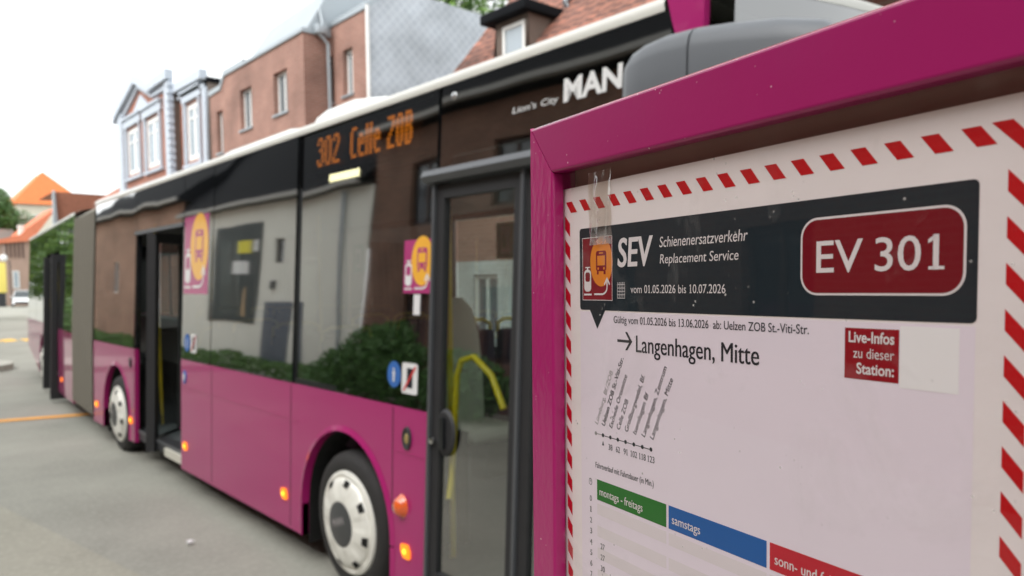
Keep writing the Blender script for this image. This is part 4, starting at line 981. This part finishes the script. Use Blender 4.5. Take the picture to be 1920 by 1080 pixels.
def tr_(b):
    b.loft([[(10.1, 39.7, 9.6), (13.5, 39.7, 11.0), (19, 39.7, 9.5)], [(10.1, 36.6, 10.9), (13.5, 36.6, 11.0), (19, 36.6, 9.5)], [(10.1, 32.15, 9.6), (13.5, 32.15, 10.2), (19, 32.15, 9.5)]], False, False, False)
    b.face([(10.2, 28.9, 9.5), (13.6, 28.9, 9.4), (13.6, 32.15, 9.4), (10.2, 32.15, 9.5)]); b.box(10.2, 13.6, 28.88, 28.99, 9.38, 9.55)
one(tr_, 'roof', 'darkroof', th)

rh = thing('tiled_dormer_house', (11, 11, 0), 'house with red clay tile roof and white dormer window above the bus front', 'house')
def rxz(z): return 9.08+(z-6.07)*.858
def rr_(b):
    nz, ny = 30, 90; y0, y1 = 3.0, 12.0
    vs = []
    for j in range(nz+1):
        for i in range(ny+1):
            z = 5.0+6.0*j/nz; y = y0+(y1-y0)*i/ny
            vs.append((rxz(z)-.03*sin(2*pi*(y-y0)/.26), y, z+.02*(j % 2)))
    b.mesh(vs, [(j*(ny+1)+i, j*(ny+1)+i+1, (j+1)*(ny+1)+i+1, (j+1)*(ny+1)+i) for j in range(nz) for i in range(ny)], True)
    b.face([(rxz(11), y0, 11), (rxz(11), y1, 11), (rxz(11)+5.5, y1, 5.2), (rxz(11)+5.5, y0, 5.2)])
one(rr_, 'tiled_roof', brick('clay_pantiles', (.30, .125, .085), (.19, .085, .062), (.10, .05, .04), .26, .30, .03, .85, 0, .45), rh)
def rw(b):
    b.mi = 0; b.flat(rect(3, 2.25, 11.9, 5.3), mapX(8.6)); b.face([(8.6, 11.9, 0), (18, 11.9, 0), (18, 11.9, 5.0), (rxz(11), 11.9, 10.9), (8.6, 11.9, 5.3)]); b.face([(8.6, 3, 0), (18, 3, 0), (18, 3, 5.0), (rxz(11), 3, 10.9), (8.6, 3, 5.3)])
    b.mi = 1; facade(b, mapX(8.6), 3, 11.9, 0, 2.25, [(6.2, 7.2, .9, 2.0), (10.3, 11.0, .9, 2.0)], .1)
one(rw, 'wall', ['brickred', brick('white_painted_brick', (.60, .62, .62), (.54, .56, .56), (.46, .47, .47))], rh)
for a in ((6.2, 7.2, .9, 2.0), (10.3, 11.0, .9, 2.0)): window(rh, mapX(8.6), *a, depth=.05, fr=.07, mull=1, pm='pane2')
def dm(b):
    X0 = 8.75; y0, y1 = 9.60, 10.45
    facade(b, mapX(X0), y0, y1, 5.0, 6.38, [(9.70, 10.28, 5.2, 6.28)], .08)
    for y in (y0, y1): b.face([(X0, y, 5.0), (X0, y, 6.38), (rxz(6.38), y, 6.38), (rxz(5.6), y, 5.6)])
dm_ = one(dm, 'dormer', mat('brown_dormer_boarding', (.15, .115, .095), .8, .15, 5), rh)
window(dm_, mapX(8.75), 9.70, 10.28, 5.2, 6.28, depth=.0, fr=.06, mull=0, pm='pane')
one(lambda b: b.box(8.55, rxz(6.5)+.1, 9.48, 10.66, 6.37, 6.54, bev=.02), 'dormer_roof', 'darkroof', dm_)
one(lambda b: b.tube([(10.1, 9.55, 7.35), (9.75, 9.52, 6.95), (9.5, 9.5, 6.68), (9.62, 9.46, 6.5), (8.95, 9.5, 5.75)], .045, 8), 'downpipe', 'zinc', rh)
one(lambda b: b.box(10.2, 10.8, 7.0, 7.7, 7.0, 12.0), 'chimney', 'brickdark', rh)
tree((22.5, 29.5, 0), 17, [(0, 0, 13, 4.5, 4.5, 4.5), (-2.8, -1.5, 12.6, 3.4, 2.6, 3), (2.5, 0, 12, 3, 3, 3.5)], 15000, .2, 'leafl', 'light green tree top rising behind the slate hung wall', mats=['leafl', 'leafl', 'leafm'])

# ------------------------------------------------------------------ the far end of the street
oh = thing('orange_roof_house', (18, 110, 0), 'cream house with bright orange hipped roof, tallest at the far end of the street', 'house')
one(lambda b: (b.box(14.9, 22, 105.2, 116, 0, 11.6),), 'wall', 'wallcream', oh)
def ohr(b):
    a, c, d, e_, t = (14.3, 104.8, 11.55), (22.6, 104.8, 11.55), (22.6, 116.5, 11.55), (14.3, 116.5, 11.55), (17.98, 107.6, 15.75); t2 = (17.98, 113, 15.75)
    b.face([a, c, t]); b.face([c, d, t2, t]); b.face([d, e_, t2]); b.face([e_, a, t, t2]); b.face([a, c, d, e_])
one(ohr, 'roof', 'otile', oh)
one(lambda b: b.prism(rect(16, 8.9, 17, 10.3), mapY(105.2), 0, .05), 'window', 'pane', oh)
tm = thing('timber_house', (13, 92, 0), 'low brown timber fronted house with pale orange roof behind the white car', 'house')
TY = 88; TP = mapY(TY)
one(lambda b: (b.flat(rect(11.15, 0, 13.3, 6.3), TP), b.box(10.2, 11.14, 88.05, 96, 0, 6.0), b.box(13.3, 19, 88.3, 98, 0, 6.2)), 'wall', 'timber', tm)
one(lambda b: b.prism([(10.0, 5.95), (13.45, 6.35), (15.9, 9.9), (13.1, 7.55), (12.6, 6.95), (10.0, 6.2)], TP, -8, .35), 'roof', 'ptile', tm)
one(lambda b: [b.prism(rect(11.3+k*.34, 4.7, 11.42+k*.34, 6.25), TP, 0, .1) for k in range(5)], 'timber_post', mat('dark_timber', (.10, .06, .05), .8, .2, 4), tm)
window(tm, TP, 11.75, 12.3, 1.7, 3.4, depth=-.06, fr=.07, mull=0, pm='pane')
one(lambda b: (b.box(12.55, 12.95, 88.5, 89.2, 6.8, 7.75), b.box(12.5, 13.0, 88.4, 89.3, 7.75, 7.9)), 'chimney', 'frame', tm)
gh = thing('grey_roof_house', (8, 97, 0), 'grey roofed shed below the trees at the left edge of the photo', 'house')
one(lambda b: b.box(6, 11.3, 97, 104, 0, 6.9), 'wall', 'wallcream', gh); one(lambda b: b.prism([(5.6, 6.9), (13.2, 6.95), (13.2, 8.0), (5.6, 8.1)], mapY(96.8), -7.5, 0), 'roof', 'greyroof', gh)
dh = thing('brown_roof_house', (11, 52, 0), 'house with dark brown tiled roof and grey gable verge behind the bus rear', 'house')
def dhr(b):
    b.face([(8.85, 50, 7.25), (9.05, 50, 5.0), (9.6, 49.9, 5.0), (9.6, 49.9, 7.2)]); b.face([(8.85, 50, 7.25), (16, 50, 7.2), (18, 57, 7.5), (9.2, 57, 7.4)]); b.face([(9.6, 49.9, 7.2), (9.6, 49.9, 3), (16, 49.9, 3), (16, 49.9, 7.2)])
one(dhr, 'roof', 'tile', dh); one(lambda b: b.prism([(8.70, 4.4), (9.0, 4.4), (8.88, 7.3), (8.80, 7.3)], mapY(49.8), -.3, .05), 'verge', 'zinc', dh)
one(lambda b: b.box(9.1, 16, 50.1, 57, 0, 5), 'wall', 'wallcream', dh)
ah = thing('red_roof_annex', (12, 44, 0), 'low annex with weathered red roof beside the ornate town house', 'house')
one(lambda b: (b.face([(10, 40.9, 6.3), (10, 46.5, 6.3), (12, 46.5, 7.75), (12, 40.9, 8.35)]), b.face([(12, 40.9, 8.35), (12, 46.5, 7.75), (15, 46.5, 6), (15, 40.9, 6)])), 'roof', 'tile', ah)
one(lambda b: b.box(10.1, 14.9, 40.9, 46.4, 0, 6.3), 'wall', 'brickred', ah)
tree((11.8, 98, 0), 13, [(0, 0, 10.2, 1.7, 2, 2.6), (1.0, -.5, 9.3, 1.2, 1.5, 1.6), (-2, 0, 9.5, 2, 2, 3)], 6000, .2, 'leafm', 'dense green tree at the left edge beyond the grey roof', mats=['leafm', 'leaf'], group=None)
tree((14.4, 99, 0), 10.5, [(0, 0, 8.6, 1.5, 1.5, 1.7), (-1.0, 0, 7.6, 1.0, 1.0, 1.2)], 1600, .2, 'blossom', 'small tree with pale blossom in front of the orange roofed house', mats=['blossom', 'leafm'], name='blossom_tree')
yk = thing('street_kiosk', (10.3, 84, 0), 'tall yellow kiosk pillar at the left edge under a white lamp', 'kiosk')
one(lambda b: b.box(9.9, 10.72, 83.9, 84.6, 1.3, 4.1, bev=.05), 'cabinet', 'yellowbox', yk); one(lambda b: b.box(10.0, 10.62, 84.0, 84.5, 0, 1.3), 'plinth', 'dark', yk)
sl_ = thing('street_lamp', (10.5, 83.2, 0), 'street lamp with white globe beside the yellow kiosk', 'street lamp')
one(lambda b: b.tube([(10.95, 83.2, 0), (10.95, 83.2, 4.2), (10.55, 83.2, 4.3)], .05, 8), 'pole', 'dark', sl_)
one(lambda b: b.lathe([(0, -.32), (.2, -.25), (.3, 0), (.2, .25), (0, .32)], lambda u, v, w: (10.5+u, 83.2+v, 4.5+w), 16), 'globe', 'frame', sl_)
# white car
car = thing('parked_car', (11.9, 82, 0), 'white hatchback on the far road by the rear of the bus', 'car')
def CX(x, y, z): a = R(-8); return (11.9+x*cos(a)-y*sin(a), 83.5+x*sin(a)+y*cos(a), z)
def cbody(b):
    prof = [(-1.95, .35, .30, .80), (-1.9, .30, .38, .84), (-1.2, .25, .78, .86), (-.9, .25, .88, .87), (1.3, .25, .92, .87), (1.8, .30, .90, .85), (1.95, .36, .75, .80)]
    b.loft([[(-w_, y, z0), (-w_, y, z1-.12), (-w_*.9, y, z1), (w_*.9, y, z1), (w_, y, z1-.12), (w_, y, z0)] for y, z0, z1, w_ in prof])
    b.loft([[(-.62, y, z0), (-.55, y, z0+.06), (.55, y, z0+.06), (.62, y, z0)] for y, z0 in ((-.35, 1.44), (.3, 1.5), (1.3, 1.42))])
    for x in (-.64, .64):
        for y, s_ in ((-.95, .55), (.4, 0), (1.65, -.35)): b.tube([(x*1.22, y, .88), (x, y+s_, 1.45)], .04, 6)
one(cbody, 'body', 'carwhite', car, T=CX)
one(lambda b: b.loft([[(-.78, -.98, .87), (.78, -.98, .87), (.78, 1.7, .9), (-.78, 1.7, .9)], [(-.61, -.36, 1.44), (.61, -.36, 1.44), (.61, 1.3, 1.43), (-.61, 1.3, 1.43)]], False), 'window', 'carglass', car, T=CX)
for x in (-.82, .82):
    for y in (-1.25, 1.25):
        o = one(lambda b: b.lathe([(.2, -.09), (.3, -.1), (.32, -.06), (.32, .06), (.3, .09), (.2, .1)], lambda u, v, w: (x+w*(1 if x > 0 else -1), y+u, .32+v), 20), 'wheel', 'tyre', car, T=CX)
        one(lambda b: b.lathe([(.2, .08), (.15, .09), (0, .07)], lambda u, v, w: (x+w*(1 if x > 0 else -1), y+u, .32+v), 14), 'rim', 'alloy', o, T=CX)
    one(lambda b: b.box(x*.62, x*.95, -1.97, -1.85, .58, .72, bev=.03), 'headlight', 'headlamp', car, T=CX)
    one(lambda b: b.box(x*1.05, x*1.22, -.75, -.6, .9, 1.02, bev=.03), 'door_mirror', 'carwhite', car, T=CX)
one(lambda b: b.box(-.7, .7, -1.99, -1.9, .3, .5, bev=.02), 'bumper', 'dark', car, T=CX)

# ------------------------------------------------------------------ buildings on the camera's side of the street (seen mirrored in the bus)
BXW = -5.0
bh = thing('dark_brick_building', (-8, 8, 0), 'dark brown brick building mirrored in the front door and windscreen end of the bus', 'building')
PB5 = mapXb(BXW)
bwn = [(y, y+1.25, z, z+1.5) for y in (-4.6, -1.6, 6.6, 10.6, 14.2) for z in (1.0, 4.1)]+[(2.0, 3.1, .05, 2.25)]
one(lambda b: (facade(b, PB5, -8, 17.2, 0, 6.4, bwn, .15), b.face([(BXW, 17.2, 0), (-11, 17.2, 0), (-11, 17.2, 6.4), (BXW, 17.2, 6.4)])), 'wall', 'brickdark', bh)
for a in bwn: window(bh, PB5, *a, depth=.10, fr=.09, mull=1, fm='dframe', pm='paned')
one(lambda b: b.loft([[(BXW+.35, y, 6.5), (-11.5, y, 13.5), (-18, y, 6.5)] for y in (-8.2, 17.4)], False), 'roof', 'darkroof', bh)  # made tall and near black to block the sky mirrored in the bus
one(lambda b: b.box(BXW+.28, BXW+.42, -8.2, 17.4, 6.44, 6.55), 'gutter', 'greyroof', bh)
ha = thing('rendered_hall', (-8, 24, 0), 'pale rendered hall with blue steel doors mirrored in the side windows of the bus', 'building')
hw = [(21.7, 22.35, 3.4, 4.15)]
one(lambda b: (facade(b, PB5, 17.25, 30.6, 0, 5.3, hw, .12),), 'wall', 'render', ha)
window(ha, PB5, *hw[0], depth=.08, fr=.05, mull=0, fm='dframe', pm='paned')
d_ = one(lambda b: (b.prism(rect(20.7, .25, 21.62, 2.2), PB5, .0, .05), b.prism(rect(21.64, .25, 22.6, 2.2), PB5, .0, .05)), 'steel_door', 'steel', ha)
one(lambda b: b.prism(rect(21.5, 1.15, 21.6, 1.2), PB5, .05, .1), 'handle', 'chrome', d_)
one(lambda b: b.loft([[(BXW+.3, y, 5.35), (-10, y, 11.5), (-16, y, 5.3)] for y in (17.3, 30.7)], False), 'roof', 'darkroof', ha)  # height shaped to keep sky out of the side window reflections
one(lambda b: b.box(BXW+.22, BXW+.36, 17.42, 30.7, 5.28, 5.40), 'gutter', 'greyroof', ha)
one(lambda b: b.box(BXW+.002, BXW+.09, 22.0, 22.25, 2.6, 2.85, bev=.02), 'wall_lamp', 'dark', ha)
one(lambda b: b.tube([(BXW+.08, 18.4, 5.2), (BXW+.08, 18.4, .1)], .05, 8), 'downpipe', 'zinc', ha)
ban = thing('wall_banner', (-4.95, 25.2, 1.5), 'dark event banner with yellow and white writing, mirrored in the bus window', 'banner')
PBn = lambda u, v, w=0: (BXW+.02+w, u, v)
one(lambda b: b.prism(rect(23.3, 1.5, 27.1, 4.7), PBn, 0, .02), 'sheet', 'bannerd', ban)
one(lambda b: b.prism(rect(23.9, 3.75, 25.0, 4.15), PBn, .02, .025), 'yellow_print', 'bannery', ban)
one(lambda b: (b.prism(rect(24.0, 3.1, 25.4, 3.5), PBn, .02, .025), b.prism(rect(23.5, 3.8, 23.8, 4.15), PBn, .02, .025)), 'white_print', 'bannerw', ban)
one(lambda b: b.prism([(24.0, 1.7), (24.5, 1.7), (24.3, 2.6), (24.1, 2.7)], PBn, .02, .025), 'tan_print', 'bannert', ban)
lb = thing('low_brick_house', (-8, 40, 0), 'plain brown brick house further along, mirrored beside the open middle door', 'house')
lw_ = [(34, 35.2, 2.4, 3.9), (40, 41.2, 2.4, 3.9)]
one(lambda b: (facade(b, PB5, 30.75, 47, 0, 6.0, lw_, .12),), 'wall', 'bricklow', lb)
for a in lw_: window(lb, PB5, *a, depth=.08, fr=.07, mull=1, pm='paned')
one(lambda b: b.loft([[(BXW+.4, y, 6.05), (-11, y, 12), (-16, y, 6)] for y in (30.7, 47.1)], False), 'roof', 'darkroof', lb)  # also raised as a dark mask against mirrored sky
one(lambda b: b.box(BXW+.3, BXW+.44, 30.72, 47.1, 6.0, 6.13), 'gutter', 'greyroof', lb)
tag(leaves('low_hedge', 'leafm', None, [(-4.5, y, .28, .45, 1.1, .24+.1*(y % 3 == 0)) for y in range(18, 45, 2)], 8000, .06, loc=(-4.5, 30, 0), seed=8), 'low clipped hedge along the pale hall, mirrored above the magenta panels', 'hedge')
def bush(x, y, blobs, n, label, seed):
    t = thing('bush', (x, y, 0), label, 'bush', 'bushes beside the bus stop')
    one(lambda b: [b.tube([(x+.1*cos(k), y+.1*sin(k), 0), (x+.3*cos(k), y+.3*sin(k), .8)], .02, 6) for k in range(5)], 'stem', 'bark', t)
    leaves('foliage', 'leaf', t, blobs, n, .06, seed=seed); return t
bush(-3.9, 14.4, [(-3.9, 14.6, .9, .7, .9, .85), (-3.8, 13.6, .95, .65, .8, .9), (-3.9, 15.7, .65, .6, 1.0, .62), (-3.95, 16.9, .4, .5, .9, .4), (-4.0, 14.0, 1.45, .35, .5, .35), (-3.9, 12.8, .7, .5, .6, .7)], 7000, 'tall round dark green bush mirrored in the rear of the front side window', 4)
bush(-3.8, 10.9, [(-3.8, 10.9, .6, .6, 1.3, .65)], 3500, 'lower dark green bush nearer the stop, mirrored in the front door glass', 5)
tree((1.0, 52, 0), 9, [(0, 0, 4.6, 2.4, 3, 3.4), (-1.6, 1, 3.6, 1.6, 2, 2.4), (1.3, 2, 3.8, 1.4, 2, 2.4)], 6000, .2, 'leafm', 'green roadside tree mirrored in the rear windows of the bus', mats=['leafm', 'leafl'])
tag(leaves('roadside_shrub', 'leafm', None, [(1.2, 36, .8, .8, 3, .9)], 2500, .1, loc=(1.2, 36, 0), seed=3), 'loose green shrub mirrored low in the rear section of the bus', 'bush')
# litter
q = MB(); q.lathe([(0, 0), (.03, .0), (.032, .03), (.030, .07), (.012, .085), (.012, .1), (0, .1)], lambda u, v, w: (1.71+w*.5, 5.55+u*.5, .03+v*.5), 14)
tag(q.build('crushed_cup', 'stwhite', None, (1.71, 5.55, .012)), 'small crumpled pale cup lying on the road near the bus', 'litter')
